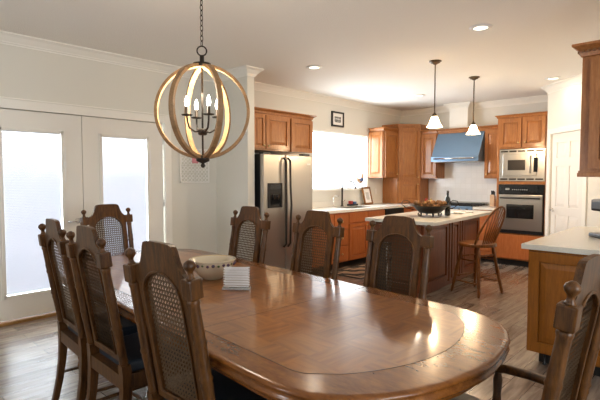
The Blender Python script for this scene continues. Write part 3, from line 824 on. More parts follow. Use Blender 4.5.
# ---- above the fridge
u = thing('wall_cabinet', 'honey oak wall cabinet with three doors above the refrigerator', 'cabinet', (3.815, 4.42, 1.755))
wdt = 1.12
B(0, wdt, 0, .57, 0, .47).build('body', M_oak, u)
rdoor(u, .0, .20, .02, .45, M_oak, (.17, .06)); rdoor(u, .215, .645, .02, .45, M_oak, (.25, .06)); rdoor(u, .68, wdt-.01, .0, .45, M_oak)
cab_crown(u, 0, wdt, .47, .5, M_oak, left=False)
# ---- refrigerator
fx0, fx1, fy = 3.845, 4.765, 4.25
fr = thing('refrigerator', 'side by side stainless refrigerator with black sides and ice dispenser', 'refrigerator', (fx0, fy, 0))
B(0, .92, .07, .70, .04, 1.70, bev=.006).build('cabinet_body', M_black, fr)
fd = B(0.002, .385, 0, .065, .08, 1.70, bev=.012).build('freezer_door', M_steel, fr)
dd = B(.395, .918, 0, .065, .08, 1.70, bev=.012).build('fridge_door', M_steel, fr)
g = MB(); g.box(.075, .325, -.012, .004, 1.02, 1.335, bev=.004); g.build('dispenser', M_black, fd)
g = MB(); g.box(.10, .30, -.016, -.010, 1.25, 1.31, bev=.002); g.box(.11, .29, -.015, -.010, 1.04, 1.2); g.tube([(.15, -.02, 1.19), (.15, -.022, 1.12)], .009); g.tube([(.23, -.02, 1.19), (.23, -.022, 1.12)], .009); g.build('dispenser_panel', M_blackgl, fd)
for x_, p_ in ((.352, fd), (.428, dd)):
    s_ = -1 if p_ is fd else 1
    g = MB(); g.tube([(x_, -.008, 1.66), (x_, -.05, 1.62), (x_+s_*.0, -.055, 1.30), (x_+s_*.006, -.066, 1.05), (x_, -.055, .80), (x_, -.05, .55), (x_, -.008, .50)], .014, 10); g.build('handle', M_dsteel, p_)
g = MB(); g.box(.80, .87, -.003, .001, 1.575, 1.598, bev=.001); g.build('badge', M_white, dd)
for hx_ in (.02, .75): B(hx_, hx_+.13, .02, .10, 1.70, 1.725, bev=.004).build('hinge_cover', M_black, fr)
B(.01, .91, .03, .09, .0, .075).build('kick_grille', M_black, fr)

# ---- base run along left wall, x 4.80 .. 7.65
YB = 4.36
def base_unit(x0, x1, label, doors, drawers, mat=M_oakR, y=YB, name='base_cabinet'):
    t = thing(name, label, 'cabinet', (x0, y, 0)); w_ = x1-x0
    (B(0, w_, 0, .63, .10, .87) if 'sink base' not in label else B(0, w_, 0, .05, .10, .87).box(0, w_, .05, .63, .10, .69).box(0, .1, .05, .63, .69, .87).box(w_-.1, w_, .05, .63, .69, .87)).build('body', mat, t); B(0, w_, .06, .62, 0, .10).build('toe_kick', M_toe, t)
    n = max(1, doors); s = w_/n
    for i in range(doors):
        kx = (s*(i+1)-.045) if (i % 2 == 0) else s*i+.045
        rdoor(t, s*i+.008, s*(i+1)-.008, .115, .68, mat, (kx, .64))
        drawer(t, s*i+.008, s*(i+1)-.008, .70, .855, mat, False)
    for i in range(drawers):
        h = .74/drawers; drawer(t, .008, w_-.008, .115+h*i, .115+h*(i+1)-.012, mat)
    return t
base_unit(4.80, 5.36, 'orange oak base cabinet beside the refrigerator, mostly hidden behind a dining chair', 1, 0)
base_unit(5.36, 5.72, 'orange oak stack of drawers left of the sink cabinet', 0, 3)
base_unit(5.72, 6.74, 'orange oak sink base cabinet with two raised panel doors', 2, 0)
dw = thing('dishwasher', 'stainless dishwasher at the right end of the sink counter', 'dishwasher', (6.745, YB, 0))
B(0, .60, .0, .6, .10, .865).build('body', M_black, dw); B(.005, .595, -.03, 0, .115, .73, bev=.004).build('door_panel', M_steel, dw)
B(.005, .595, -.03, 0, .74, .862, bev=.004).build('control_panel', M_dsteel, dw); MB().tube([(.05, -.055, .745), (.55, -.055, .745)], .012).build('handle', M_chrome, dw)
B(0, .60, .05, .6, 0, .10).build('toe_kick', M_toe, dw)
base_unit(7.35, 7.65, 'narrow orange oak base cabinet between dishwasher and kitchen corner', 1, 0)
# corner + range wall base
def rangewall(name, label, cat, y_hi, x=7.65, z=0): return thing(name, label, cat, (x, y_hi, z), -90)
ct = thing('corner_cabinet', 'orange oak corner base cabinet joining sink and range counters', 'cabinet', (0, 0, 0))
MB().prism([(7.652, 4.99), (7.652, 4.37), (7.74, 4.02), (8.28, 4.02), (8.28, 4.99)], .10, .868).build('body', M_oakR, ct)
MB().prism([(7.70, 4.98), (7.70, 4.42), (7.78, 4.03), (8.28, 4.03), (8.28, 4.98)], 0, .10).build('toe_kick', M_toe, ct)
c1 = rangewall('base_cabinet', 'orange oak base cabinet right of the range, beside the wall oven', 'cabinet', 3.18)
B(0, .375, 0, .63, .10, .868).build('body', M_oakR, c1); B(0, .375, .05, .62, 0, .10).build('toe_kick', M_toe, c1)
rdoor(c1, .01, .365, .115, .68, M_oakR, (.05, .62)); drawer(c1, .01, .365, .70, .855, M_oakR)
# countertops
def slab(name, label, poly, z0, z1, mat, bev=.006):
    o = MB().prism(poly, z0, z1, bev=bev).build(name, mat); return tag(o, label, 'countertop')
# L counter with sink cut-out (built as pieces in one mesh)
cm = MB(); SX0, SX1, SY0, SY1 = 5.90, 6.60, 4.45, 4.83
z0, z1 = .871, .91
for b_ in ((4.80, SX0, 4.32, 4.995), (SX1, 7.65, 4.32, 4.995), (SX0, SX1, 4.32, SY0), (SX0, SX1, SY1, 4.995)): cm.box(*b_, z0, z1)
cm.prism([(7.65, 4.995), (7.65, 4.32), (7.66, 4.30), (7.72, 4.03), (8.285, 4.03), (8.285, 4.995)], z0, z1)
ctop = cm.build('countertop', M_quartzw); tag(ctop, 'pale stone countertop running under the kitchen window to the corner', 'countertop')
cm2 = B(7.60, 8.285, 2.81, 3.18, z0, z1, bev=.004).build('countertop', M_quartzw); tag(cm2, 'short pale stone countertop between the range and the wall oven', 'countertop')
bs = B(4.80, 7.62, 4.981, 4.995, .911, 1.01).build('backsplash_strip', M_quartzw, ctop)
sk = thing('kitchen_sink', 'steel sink sunk into the counter below the window', 'sink', (0, 0, 0))
g = MB(); zt_ = .905
ea, eb, ec, ed_ = SX0+.001, SX1-.001, SY0+.001, SY1-.001
for b_ in ((ea, ea+.012, ec, ed_, .72, zt_), (eb-.012, eb, ec, ed_, .72, zt_), (ea, eb, ec, ec+.012, .72, zt_), (ea, eb, ed_-.012, ed_, .72, zt_), (ea, eb, ec, ed_, .71, .722)): g.box(*b_)
g.build('basin', M_steel, sk)
fc = thing('kitchen_faucet', 'tall chrome gooseneck faucet behind the sink', 'faucet', (6.26, 4.90, .911))
MB().lathe([(0, 0), (.028, 0), (.028, .012), (.018, .02), (.016, .10), (.012, .12), (0, .12)], 16).build('body', M_fauc, fc)
MB().tube([(0, 0, .10), (0, 0, .34), (.012, -.015, .40), (.05, -.05, .435), (.10, -.09, .44), (.15, -.13, .41), (.17, -.15, .35), (.172, -.152, .30)], .015, 10).build('spout', M_fauc, fc)
MB().tube([(.02, 0, .07), (.07, .0, .10)], .007).build('lever', M_chrome, fc)
sp = thing('soap_dispenser', 'short chrome soap pump left of the gooseneck faucet', 'soap dispenser', (6.02, 4.90, .911))
MB().lathe([(0, 0), (.022, 0), (.020, .01), (.010, .02), (.009, .16), (0, .16)], 12).build('body', M_chrome, sp); MB().tube([(0, 0, .155), (.03, -.03, .19), (.07, -.06, .18)], .007).build('nozzle', M_chrome, sp)
sb_ = thing('scrub_caddy', 'small sink caddy holding red and blue items, right of the faucet', 'caddy', (6.56, 4.90, .911))
B(-.11, .11, -.04, .04, 0, .03, bev=.004).build('tray', M_black, sb_); B(-.09, -.03, -.03, .03, .03, .085, bev=.008).build('red_sponge', M_red, sb_); B(.0, .08, -.03, .03, .03, .07, bev=.008).build('blue_sponge', M_blue, sb_)
# picture leaning on the counter
lf = thing('framed_print', 'brown wooden framed print leaning on the counter right of the faucet', 'picture', (7.02, 4.87, .912))
ML = Matrix.Rotation(R(-14), 4, 'X')
g = MB()
for q_ in ((-.13, .13, 0, .035), (-.13, .13, .295, .33), (-.13, -.095, 0, .33), (.095, .13, 0, .33)): g.box(q_[0], q_[1], -.01, .01, q_[2], q_[3], M=ML, bev=.003)
g.build('frame', M_dkoak, lf); g = MB(); g.box(-.1, .1, -.003, .003, .03, .30, M=ML); g.build('picture_sheet', M_paper, lf)
g = MB(); g.box(-.045, .05, -.0045, -.003, .09, .23, M=ML); g.build('sketch', M_art, lf)
# rooster figurine on sill
rs = thing('rooster_figurine', 'painted rooster figurine standing on the window sill above the leaning print', 'figurine', (6.93, 5.015, WZ0))
rs.scale = (1.15, 1.15, 1.15)
g = MB(); g.lathe([(0, 0), (.045, 0), (.045, .015), (.02, .025), (0, .025)], 16); g.build('base', M_white, rs)
g = MB(); g.tube([(-.01, 0, .02), (-.01, 0, .08)], .006); g.tube([(.015, 0, .02), (.01, 0, .08)], .006)
g.tube([(-.075, 0, .17), (-.05, 0, .135), (0, 0, .115), (.04, 0, .14), (.055, 0, .19), (.062, 0, .225), (.07, 0, .24)], [.010, .032, .048, .042, .024, .020, .012], 12); g.build('bird_body', M_roob, rs)
g = MB()
for k in range(5): g.tube([(-.06, 0, .15), (-.09-.006*k, .004*(k-2), .18+.012*k), (-.10-.004*k+.004*k*k*.4, .006*(k-2), .20+.020*k)], [.012, .010, .004], 6)
g.build('tail_feathers', M_rooster, rs)
g = MB(); g.sphere((.068, 0, .262), .014, M_red, (1.4, .3, 1)); g.sphere((.085, 0, .225), .010, M_red, (.6, .4, 1.4)); g.tube([(.08, 0, .243), (.10, 0, .240)], [.006, .001], 6, M_brass); g.build('comb_and_beak', None, rs)
g = MB(); g.sphere((0, -.035, .135), .03, None, (1.5, .5, 1)); g.build('wing', M_blue, rs)
# rug
rugw, rugd = 1.7, .62
g = MB(); g.box(-rugw/2, rugw/2, -rugd/2, rugd/2, 0, .010, bev=.003)
rg_ = g.build('kitchen_rug', rug_mat(rugw, rugd), None, (6.0, 4.00, .001)); tag(rg_, 'black and tan scroll patterned rug on the floor in front of the sink', 'rug')

# ---- upper cabinet right of window
u = thing('wall_cabinet', 'honey oak wall cabinet between the window and the tall corner cabinet', 'cabinet', (7.17, 4.67, 1.40))
B(0, .47, 0, .32, 0, .86).build('body', M_oak, u); rdoor(u, .03, .46, .02, .84, M_oak, (.42, .07)); cab_crown(u, 0, .47, .86, .3, M_oak, right=False)
# left end raised panel (seen bright from the dining side)
mb = panel_door_mesh(.30, .82, .006, [(.045, .255, .05, .77)], M=Matrix.Translation((-.001, .315, .02)) @ Matrix.Rotation(R(-90), 4, 'Z') @ Matrix.Translation((0, -.003, 0)))
mb.build('end_panel', M_oak, u)
# ---- tall diagonal corner cabinet standing on counter
k = thing('corner_cabinet', 'tall diagonal honey oak cabinet standing on the counter in the kitchen corner', 'cabinet', (0, 0, 0))
MB().prism([(7.65, 4.99), (7.65, 4.66), (7.96, 4.35), (8.287, 4.35), (8.287, 4.99)], .912, 2.36).build('body', M_oak, k)
dv = thing('door_root', 'x', 'x'); bpy.data.objects.remove(dv)
MD = Matrix.Translation((7.65, 4.66, .912)) @ Matrix.Rotation(R(-45), 4, 'Z'); dl = .438
for (za, zb_, kn) in ((.03, .42, .37), (.45, 1.43, .50)):
    mb = panel_door_mesh(dl-.03, zb_-za, .018, [(.055, dl-.085, .055, zb_-za-.055)], M=MD @ Matrix.Translation((.015, -.019, za)))
    d = mb.build('door', M_oak, k)
    MB().lathe([(.006, 0), (.006, .012), (.014, .016), (.015, .024), (.008, .029), (0, .03)], 12, None, MD @ Matrix.Translation((dl-.05, -.022, kn)) @ Matrix.Rotation(R(90), 4, 'X')).build('knob', M_brass, d)
g = MB(); o_ = .045
g.prism([(7.65-o_, 4.99), (7.65-o_, 4.66-o_*.4), (7.96-o_, 4.351), (8.287, 4.351), (8.287, 4.99)], 2.385, 2.415)
o_ = .02; g.prism([(7.65-o_, 4.99), (7.65-o_, 4.66-o_*.4), (7.96-o_, 4.351), (8.287, 4.351), (8.287, 4.99)], 2.36, 2.385); g.build('crown', M_oak, k)
# ---- range wall uppers
u = rangewall('wall_cabinet', 'honey oak wall cabinet left of the range hood', 'cabinet', 4.345, 7.97, 1.39)
B(0, .325, 0, .318, 0, .84).build('body', M_oak, u); rdoor(u, .01, .315, .02, .82, M_oak, (.27, .07)); 
cab_crown(u, 0, .325, .84, .3, M_oak, left=False, right=False)
u = rangewall('wall_cabinet', 'honey oak wall cabinet between the range hood and the wall oven', 'cabinet', 3.14, 7.97, 1.39)
B(0, .325, 0, .318, 0, .84).build('body', M_oak, u); rdoor(u, .01, .315, .02, .82, M_oak, (.05, .07)); cab_crown(u, 0, .325, .84, .3, M_oak, left=False, right=False)
# valance board above the hood
v = rangewall('hood_valance', 'honey oak crowned board bridging the cabinets above the range hood', 'valance', 4.018, 7.99, 2.21)
B(0, .876, .0, .298, 0, .03).build('board', M_oak, v); cab_crown(v, 0, .876, .03, .3, M_oak, left=False, right=False, hh=.05)
# range hood
hd = rangewall('range_hood', 'blue-grey stainless range hood with sloping front above the cooktop', 'range hood', 4.01, 7.72, 1.69)
bm = bmesh.new(); wd = .86
pfh = [(.0, .0), (.0, .085), (.02, .10), (.26, .515), (.57, .515), (.57, 0)]
for side in (0,):
    a = [bm.verts.new((0, y, z)) for y, z in pfh]; b2_ = [bm.verts.new((wd, y, z)) for y, z in pfh]
    bm.faces.new(a); bm.faces.new(b2_[::-1])
    for i in range(len(pfh)): bm.faces.new((a[i], a[(i+1) % 6], b2_[(i+1) % 6], b2_[i]))
bmesh.ops.recalc_face_normals(bm, faces=bm.faces); MB().add(bm).build('canopy', M_hood, hd)
g = MB(); g.tube([(.06, -.03, .05), (wd-.06, -.03, .05)], .012)
for x_ in (.08, wd-.08): g.tube([(x_, -.03, .05), (x_, .005, .05)], .009)
g.build('rail', M_chrome, hd)
g = MB(); g.box(.05, wd-.05, .04, .5, -.006, .0); g.build('filter', M_steel, hd)
# range
rn = rangewall('range_cooktop', 'stainless range with black burner grates below the hood', 'range', 4.015, 7.63, 0)
B(0, .83, .0, .65, .0, .91, bev=.004).build('body', M_steel, rn)
B(.0, .83, -.03, .02, .80, .915, bev=.008).build('control_panel', M_hood, rn)
B(.03, .80, -.02, 0, .15, .76, bev=.006).build('oven_door', M_steel, rn); MB().tube([(.06, -.06, .72), (.77, -.06, .72)], .013).build('handle', M_chrome, rn)
for k_ in range(6): MB().lathe([(.022, 0), (.020, .03), (0, .032)], 14, None, Matrix.Translation((.09+.13*k_, -.028, .858)) @ Matrix.Rotation(R(90), 4, 'X')).build('knob', M_black, rn)
for k_ in range(3):
    g = MB(); xa = .03+.26*k_
    for j in range(5): g.box(xa+.01+.055*j, xa+.022+.055*j, .05, .60, .925, .945)
    for y_ in (.05, .20, .33, .46, .59): g.box(xa+.005, xa+.245, y_, y_+.012, .911, .94)
    g.build('burner_grate', M_black, rn)
B(.0, .83, .62, .655, .91, .965).build('back_trim', M_steel, rn)
# knife block
kb = thing('knife_block', 'light wooden knife block with black handled knives beside the wall oven', 'knife block', (8.08, 3.02, .912))
g = MB(); g.prism([(-.06, -.04), (.07, -.04), (.03, .13), (-.06, .16)], -.035, .035, M=Matrix.Rotation(R(90), 4, 'X') @ Matrix.Translation((0, .04, 0))); g.build('block', M_block, kb)
for i in range(3):
    g = MB()
    for j in range(2): g.box(-.052+i*.03, -.034+i*.03, -.022+.026*j, -.006+.026*j, .16, .27-.01*i, bev=.004)
    g.build('knife_handle', M_black, kb)
# jar stuff left of cooktop
for i, (x_, y_, c_, lb) in enumerate(((8.02, 4.16, M_brass, 'small amber jar left of the cooktop, nearer the hood'), (8.05, 4.27, M_red, 'small red jar left of the cooktop, beside the corner cabinet'))):
    t = MB().lathe([(0, 0), (.028, 0), (.032, .02), (.03, .07), (.018, .085), (.02, .1), (0, .1)], 14).build('spice_jar', c_, None, (x_, y_, .911)); tag(t, lb, 'jar', 'jars left of the cooktop')

# ---- oven tower
ov = rangewall('oven_cabinet', 'tall honey oak cabinet housing the microwave and wall oven', 'cabinet', 2.79, 7.60, 0)
TW = .735
g = MB()
for b_ in ((0, .035, 0, .68, .10, 2.36), (TW-.02, TW, 0, .68, .10, 2.36), (.035, TW-.02, .0, .68, 1.86, 2.36), (.035, TW-.02, .0, .68, .10, .52), (.035, TW-.02, .3, .68, .52, 1.86), (.035, TW-.02, 0, .3, 1.30, 1.345)): g.box(*b_)
g.build('body', M_oak, ov)
B(0, TW, .06, .66, 0, .10).build('toe_kick', M_toe, ov)
rdoor(ov, .045, .365, 1.88, 2.33, M_oak, (.33, 1.95)); rdoor(ov, .39, .71, 1.88, 2.33, M_oak, (.43, 1.95))
cab_crown(ov, 0, TW, 2.345, .25, M_oak, right=False, out=.04, hh=.05)
B(.03, TW-.03, -.02, 0, .12, .50, bev=.006).build('drawer', M_oakR, ov)
mw = rangewall('microwave', 'stainless built-in microwave above the wall oven', 'microwave', 2.79, 7.60, 1.35)
x0_, x1_ = .040, TW-.025
g = MB(); g.box(x0_, x1_, -.012, 0.29, .0, .50); g.build('trim_kit', M_steel, mw)
for zz in (.018, .455):
    g = MB()
    for k_ in range(5): g.box(x0_+.02+k_*.13, x0_+.13+k_*.13, -.0145, -.012, zz, zz+.024)
    g.build('vent_slots', M_dsteel, mw)
B(.10, .60, -.04, -.012, .085, .42, bev=.006).build('door', M_steel, mw)
B(.18, .44, -.045, -.039, .17, .33, bev=.002).build('window', M_dsteel, mw)
B(.56, .61, -.043, -.012, .14, .36, bev=.003).build('control_panel', M_blackgl, mw)
g = MB(); g.tube([(.515, -.045, .13), (.515, -.065, .15), (.515, -.065, .37), (.515, -.045, .39)], .008); g.build('handle', M_steel, mw)
wo = rangewall('wall_oven', 'stainless wall oven with a black control panel and window', 'oven', 2.79, 7.60, .525)
B(.045, TW-.03, 0, .29, .0, .77).build('oven_box', M_black, wo)
B(.040, TW-.025, -.02, .0, .0, .05).build('lower_trim', M_black, wo)
B(.040, TW-.025, -.03, 0, .62, .77, bev=.003).build('control_panel', M_blackgl, wo)
dr = B(.055, TW-.04, -.035, 0, .055, .61, bev=.005).build('door', M_steel, wo)
B(.17, TW-.16, -.039, -.034, .24, .46, bev=.004).build('window', M_blackgl, dr)
g = MB(); g.tube([(.08, -.075, .56), (TW-.065, -.075, .56)], .012)
for x_ in (.10, TW-.085): g.tube([(x_, -.075, .56), (x_, -.03, .56)], .009)
g.build('handle', M_dsteel, dr)
g = MB()
for k_ in range(8): g.lathe([(.008, 0), (.007, .006), (0, .006)], 8, None, Matrix.Translation((.26+.03*k_, -.03, .69)) @ Matrix.Rotation(R(90), 4, 'X'))
g.box(.15, .21, -.032, -.03, .685, .715); g.build('buttons', M_steel, wo)

# ------------------------------------------------------------------ island (rotated 4 deg)
il = thing('kitchen_island', 'dark cherry kitchen island cabinet with raised panel sides', 'island', (4.76, 2.60, 0), 4)
LI, DI = 2.03, .62
B(0, LI, 0, DI, .07, .868).build('body', M_isl, il)
B(.0, LI, .02, DI-.02, 0, .07).build('plinth', M_isl, il)
for x0_, x1_ in ((.05, .80), (.93, 1.18), (1.30, 1.98)):
    mb = panel_door_mesh(x1_-x0_, .74, .012, [(.055, x1_-x0_-.055, .06, .68)], M=Matrix.Translation((x0_, -.013, .10)), dp=.016); mb.build('side_panel', M_isl, il)
for x_ in (.865, 1.24):
    B(x_-.03, x_+.03, -.03, 0, .07, .868, bev=.008).build('pilaster', M_isl, il)
mb = panel_door_mesh(DI-.08, .74, .012, [(.06, DI-.14, .06, .68)], M=Matrix.Translation((-.001, DI-.04, .10)) @ Matrix.Rotation(R(-90), 4, 'Z') @ Matrix.Translation((0, -.010, 0))); mb.build('end_panel', M_isl, il)
B(-.012, .0, .03, DI-.03, 0, .09, bev=.003).build('base_moulding', M_isl, il)
cti = MB().prism([(-.09, -.20), (.0, -.225), (1.0, -.215), (2.12, -.19), (2.14, .72), (-.06, .69)], 0, .04, bev=.006).build('countertop', M_quartz, None, (4.76, 2.60, .871), R(4)); tag(cti, 'cream stone countertop covering the kitchen island', 'countertop')
sbn = thing('guessed_bin', 'guessed slim dark bin with bright steel edges, for an unidentified bright strip at the end of the island', 'bin', (4.60, 3.02, 0), 4-90)  # guessed object, stands in for an unidentified bright vertical strip
B(-.095, .095, -.0, .10, .0, .60, bev=.006).build('body', M_black, sbn)
for x_ in (-.10, .078): B(x_, x_+.022, -.008, .02, .01, .62, bev=.003).build('edge_strip', M_chrome, sbn)
B(-.10, .10, -.010, .105, .60, .64, bev=.008).build('lid', M_dsteel, sbn)
# scroll-footed bowl with pine cones
ib = thing('iron_bowl', 'dark iron bowl on scroll feet filled with brown pine cones on the island', 'bowl', (5.36, 2.79, .912))
MB().lathe([(0, .036), (.08, .04), (.14, .06), (.18, .095), (.205, .128), (.25, .136), (.255, .142), (.20, .138), (.17, .105), (.13, .075), (.08, .055), (0, .05)], 32).build('bowl_body', M_iron, ib)
for a in (45, 135, 225, 315):
    d = Vector((math.cos(R(a)), math.sin(R(a)), 0)); g = MB(); pts = []
    for q_ in range(16):
        f = R(-150+q_*36); r = .028*(1-q_/20); pts.append(d*(.13+r*math.cos(f))+Vector((0, 0, .032+r*math.sin(f))))
    g.tube([d*.14+Vector((0, 0, .085)), d*.105+Vector((0, 0, .05))]+pts, .006, 6); g.build('scroll_foot', M_iron, ib)
for a in (-47, 133):
    d = Vector((math.cos(R(a)), math.sin(R(a)), 0)); g = MB()
    g.tube([d*.20+Vector((0, 0, .085)), d*.30+Vector((0, 0, .11)), d*.36+Vector((0, 0, .155)), d*.345+Vector((0, 0, .195)), d*.29+Vector((0, 0, .205)), d*.25+Vector((0, 0, .18)), d*.27+Vector((0, 0, .165))], .006, 6); g.build('handle', M_iron, ib)
pc = None
pcb = []
for (px_, py_) in [(0, 0), (.08, .02), (-.08, .01), (.03, .09), (-.04, .085), (.05, -.08), (-.05, -.085), (.145, .03), (-.145, .0), (.12, -.08), (-.12, -.08), (.12, .10), (-.11, .10), (0, .16), (0, -.155), (.165, -.03), (-.07, .16), (.08, -.15)]:
    if pc is None:
        g = MB(); g.lathe([(0, -.030), (.016, -.026), (.028, -.010), (.031, .004), (.024, .020), (.010, .032), (0, .034)], 10)
        for q_ in range(22):
            a = q_*2.4; zz = -.022+q_*.0024; r = .029*math.sqrt(max(0.05, 1-(zz/.035)**2)); g.sphere((r*math.cos(a), r*math.sin(a), zz), .0075, None, (1, 1, .5), 6)
        pc = g.build('pine_cone', M_pastry); o = pc
    else: o = pc.copy(); COL.objects.link(o)
    rr_ = math.hypot(px_, py_); o.location = (5.36+px_, 2.79+py_, (.912+.106+(.064 if rr_ > .13 else .02))); o.rotation_euler = (random.uniform(0, 3), random.uniform(0, 3), random.uniform(0, 3)); tag(o, 'brown pine cone heaped in the iron bowl on the island', 'pine cone', 'pine cones in the iron bowl')
bt = thing('wine_bottle', 'dark wine bottle standing on the island behind the iron bowl', 'bottle', (5.665, 2.70, .912))
MB().lathe([(0, 0), (.036, 0), (.038, .01), (.038, .19), (.030, .225), (.015, .25), (.0145, .32), (0, .32)], 20).build('glass_body', M_bottle, bt)
MB().lathe([(0, .322), (.0165, .322), (.0165, .27), (.0155, .27)], 16, cap=False).build('neck_foil', M_black, bt)
pl_ = thing('small_plate', 'small white plate with a folded cloth on the island right of the bottle', 'plate', (6.05, 2.74, .912))
MB().lathe([(0, 0), (.05, 0), (.055, .004), (.10, .014), (.10, .018), (.05, .008), (0, .008)], 28).build('dish', M_white, pl_)
g = MB(); g.box(-.06, .05, -.03, .03, .012, .03, bev=.006); g.build('cloth', M_paper, pl_)
nb = B(-.07, .07, -.05, .05, 0, .014, bev=.002).build('notepad', M_art, None, (6.32, 2.68, .912), R(20)); tag(nb, 'small grey notepad lying on the island near the stool', 'notepad')

# ------------------------------------------------------------------ bar stool (front = local -y)
st = thing('bar_stool', 'oak windsor bar stool with a bowed spindle back at the island', 'stool', (5.54, 2.25, 0), 164)
ZT = .615
g = MB(); poly = [(.225*math.cos(a), .215*math.sin(a)) for a in [2*PI*k_/28 for k_ in range(28)]]
g.prism(poly, ZT-.034, ZT, bev=.012); g.build('seat', M_stool, st)
for sx in (-1, 1):
    for sy in (-1, 1):
        g = MB(); g.turned((sx*.215, sy*.20, 0), (sx*.125, sy*.115, ZT-.03), [(0, .012), (.03, .017), (.10, .020), (.16, .014), (.18, .019), (.26, .021), (.34, .016), (.36, .020), (.52, .023), (.66, .016), (.68, .020), (.85, .021), (.93, .015), (1, .014)], 12); g.build('leg', M_stool, st)
def lp(sx, sy, z): u_ = z/(ZT-.03); return Vector((sx*(.215-.09*u_), sy*(.20-.085*u_), z))
sp_ = [(0, .008), (.25, .011), (.42, .009), (.5, .015), (.58, .009), (.75, .011), (1, .008)]
for sx, sy, ex_, ey, z in ((-1, -1, 1, -1, .20), (-1, 1, 1, 1, .24), (-1, -1, -1, 1, .15), (1, -1, 1, 1, .15), (-1, -1, 1, -1, .44), (-1, 1, 1, 1, .47), (-1, -1, -1, 1, .41), (1, -1, 1, 1, .41)):
    g = MB(); g.turned(lp(sx, sy, z), lp(ex_, ey, z), sp_, 10); g.build('stretcher', M_stool, st)
def bow(f):   # f 0..1
    a = PI*f; x_ = -.175*math.cos(a)*(1+.10*math.sin(a)); z = .455*math.sin(a)**.75
    return Vector((x_, (.10+.05*math.sin(a)+z*.37), ZT-.005+z))
g = MB(); g.tube([bow(k_/28) for k_ in range(29)], .0125, 10); g.build('back_bow', M_stool, st)
for k_ in range(7):
    x_ = -.108+.036*k_; fq = math.acos(max(-1, min(1, -x_/.175*.72)))/PI; e_ = bow(fq); e_.x = x_*1.25
    fq2 = min(range(101), key=lambda q: abs(bow(q/100).x-x_*1.25) if .1 < q/100 < .9 else 9)/100; e_ = bow(fq2)
    g = MB(); g.turned((x_*.85, .145, ZT-.01), e_, [(0, .006), (.3, .009), (.6, .006), (1, .005)], 8); g.build('spindle', M_stool, st)

# ------------------------------------------------------------------ peninsula
PX = 3.665; PYT = 1.145
pn = thing('peninsula_cabinet', 'golden oak end cabinet of the counter at right with a raised end panel', 'cabinet', (PX, 1.10, 0), -90)
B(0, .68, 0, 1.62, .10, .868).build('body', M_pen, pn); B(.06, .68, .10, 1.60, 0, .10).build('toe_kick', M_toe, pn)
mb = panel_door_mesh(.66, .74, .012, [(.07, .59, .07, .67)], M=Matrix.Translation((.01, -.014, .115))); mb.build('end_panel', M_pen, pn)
MB().lathe([(0, 0), (.012, 0), (.014, .01), (.007, .02), (.007, .08), (.016, .09), (.016, .10), (0, .10)], 10, None, Matrix.Translation((.11, .06, 0))).build('foot', M_black, pn)
tp = MB().prism([(3.635, .41), (5.33, .41), (5.33, PYT), (3.635, PYT)], .871, .91, bev=.006).build('countertop', M_quartz); tag(tp, 'speckled cream stone countertop on the peninsula at right', 'countertop')
uc = thing('wall_cabinet', 'golden oak wall cabinet with dentil crown hanging above the right peninsula counter', 'cabinet', (3.62, .775, 1.407), -90)
UH = 1.17-.28
B(0, .36, 0, 1.2, 0, .81, bev=.002).build('body', M_oak, uc)
mb = panel_door_mesh(.30, .74, .016, [(.06, .24, .06, .68)], M=Matrix.Translation((.055, -.018, .055))); mb.build('door', M_oak, uc)
g = MB(); g.box(-.012, .36, -.012, 1.2, -.0, .028, bev=.005); g.box(-.006, .36, -.006, 1.2, .028, .042); g.build('light_rail', M_oak, uc)
cr_ = cab_crown(uc, 0, .36, .81, 1.0, M_oak, right=False, out=.055, hh=.085)
g = MB()
for k_ in range(11): g.box(.0+.032*k_, .016+.032*k_, -.030, -.012, 0.838, 0.854)
for k_ in range(8): g.box(-.030, -.012, .0+.032*k_, .016+.032*k_, 0.838, 0.854)
g.build('dentil', M_dkoak, cr_)
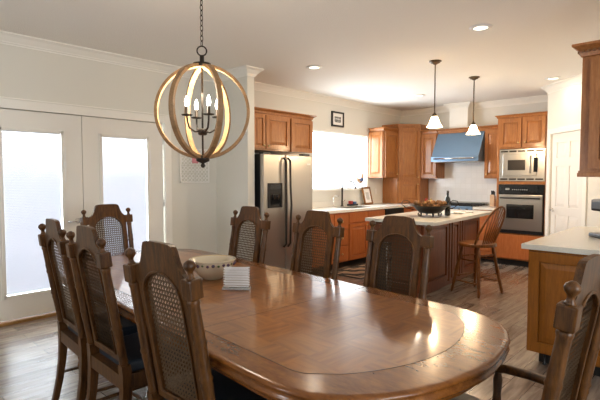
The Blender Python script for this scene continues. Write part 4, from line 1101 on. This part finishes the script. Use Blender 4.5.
# coffee maker
cf = thing('coffee_maker', 'black single cup coffee maker on the right peninsula counter', 'coffee maker', (4.46, .715, .912), -137)
B(-.09, .09, -.13, .14, 0, .035, bev=.01).build('base', M_black, cf); B(-.085, .085, .03, .14, .03, .30, bev=.012).build('rear_tank', M_black, cf)
B(-.09, .09, -.12, .13, .215, .315, bev=.02).build('brew_head', M_black, cf); MB().lathe([(.07, .31), (.075, .322), (.06, .335), (0, .338)], 20).build('lid', M_dsteel, cf)
# switch plates
sw = thing('outlet_plate', 'white outlet plate on the wall right of the kitchen window', 'outlet', (7.42, YA-.001, 1.14)); B(-.035, .035, -.006, 0, -.055, .055, bev=.002).build('plate', M_white, sw)

# ------------------------------------------------------------------ light
wd_ = bpy.data.worlds.new('world'); S.world = wd_; wd_.use_nodes = True
bgn = wd_.node_tree.nodes['Background']; bgn.inputs['Color'].default_value = (.90, .95, 1, 1); bgn.inputs['Strength'].default_value = 6.0
def portal(x, y, z, sx, sy, rot):
    l = bpy.data.lights.new('opening_portal', 'AREA'); l.shape = 'RECTANGLE'; l.size = sx; l.size_y = sy; l.cycles.is_portal = True
    o = bpy.data.objects.new('opening_portal', l); COL.objects.link(o); o.location = (x, y, z); o.rotation_euler = rot
portal((DX0+DX1)/2, YA+.16, 1.05, 1.9, 2.05, (R(-90), 0, 0))
portal((WX0+WX1)/2, YA+.16, (WZ0+WZ1)/2, 1.5, .95, (R(-90), 0, 0))
portal(.8, Y0-.12, 1.5, 1.6, 1.2, (R(90), 0, 0))  # portal at the added opening in the unseen front wall
portal(X0-.12, 2.5, 1.5, 1.2, .6, (0, R(-90), 0))  # portal at the added opening in the unseen entry wall

# ------------------------------------------------------------------ camera
cd = bpy.data.cameras.new('camera'); cam = bpy.data.objects.new('camera', cd); COL.objects.link(cam)
cd.sensor_width = 36; cd.lens = 460/600*36; cd.clip_start = .05
cam.location = (0, 0, 1.40); cam.rotation_euler = (R(90-2.75), 0, R(43.3-90))
S.camera = cam
S.view_settings.view_transform = 'Standard'; S.view_settings.look = 'None'; S.view_settings.gamma = 1; S.view_settings.use_curve_mapping = False
S.view_settings.exposure = 1.52
S.cycles.max_bounces = 12; S.cycles.diffuse_bounces = 8; S.cycles.sample_clamp_indirect = 2; S.cycles.use_adaptive_sampling = False; S.cycles.caustics_reflective = False; S.cycles.caustics_refractive = False; S.cycles.transparent_max_bounces = 16
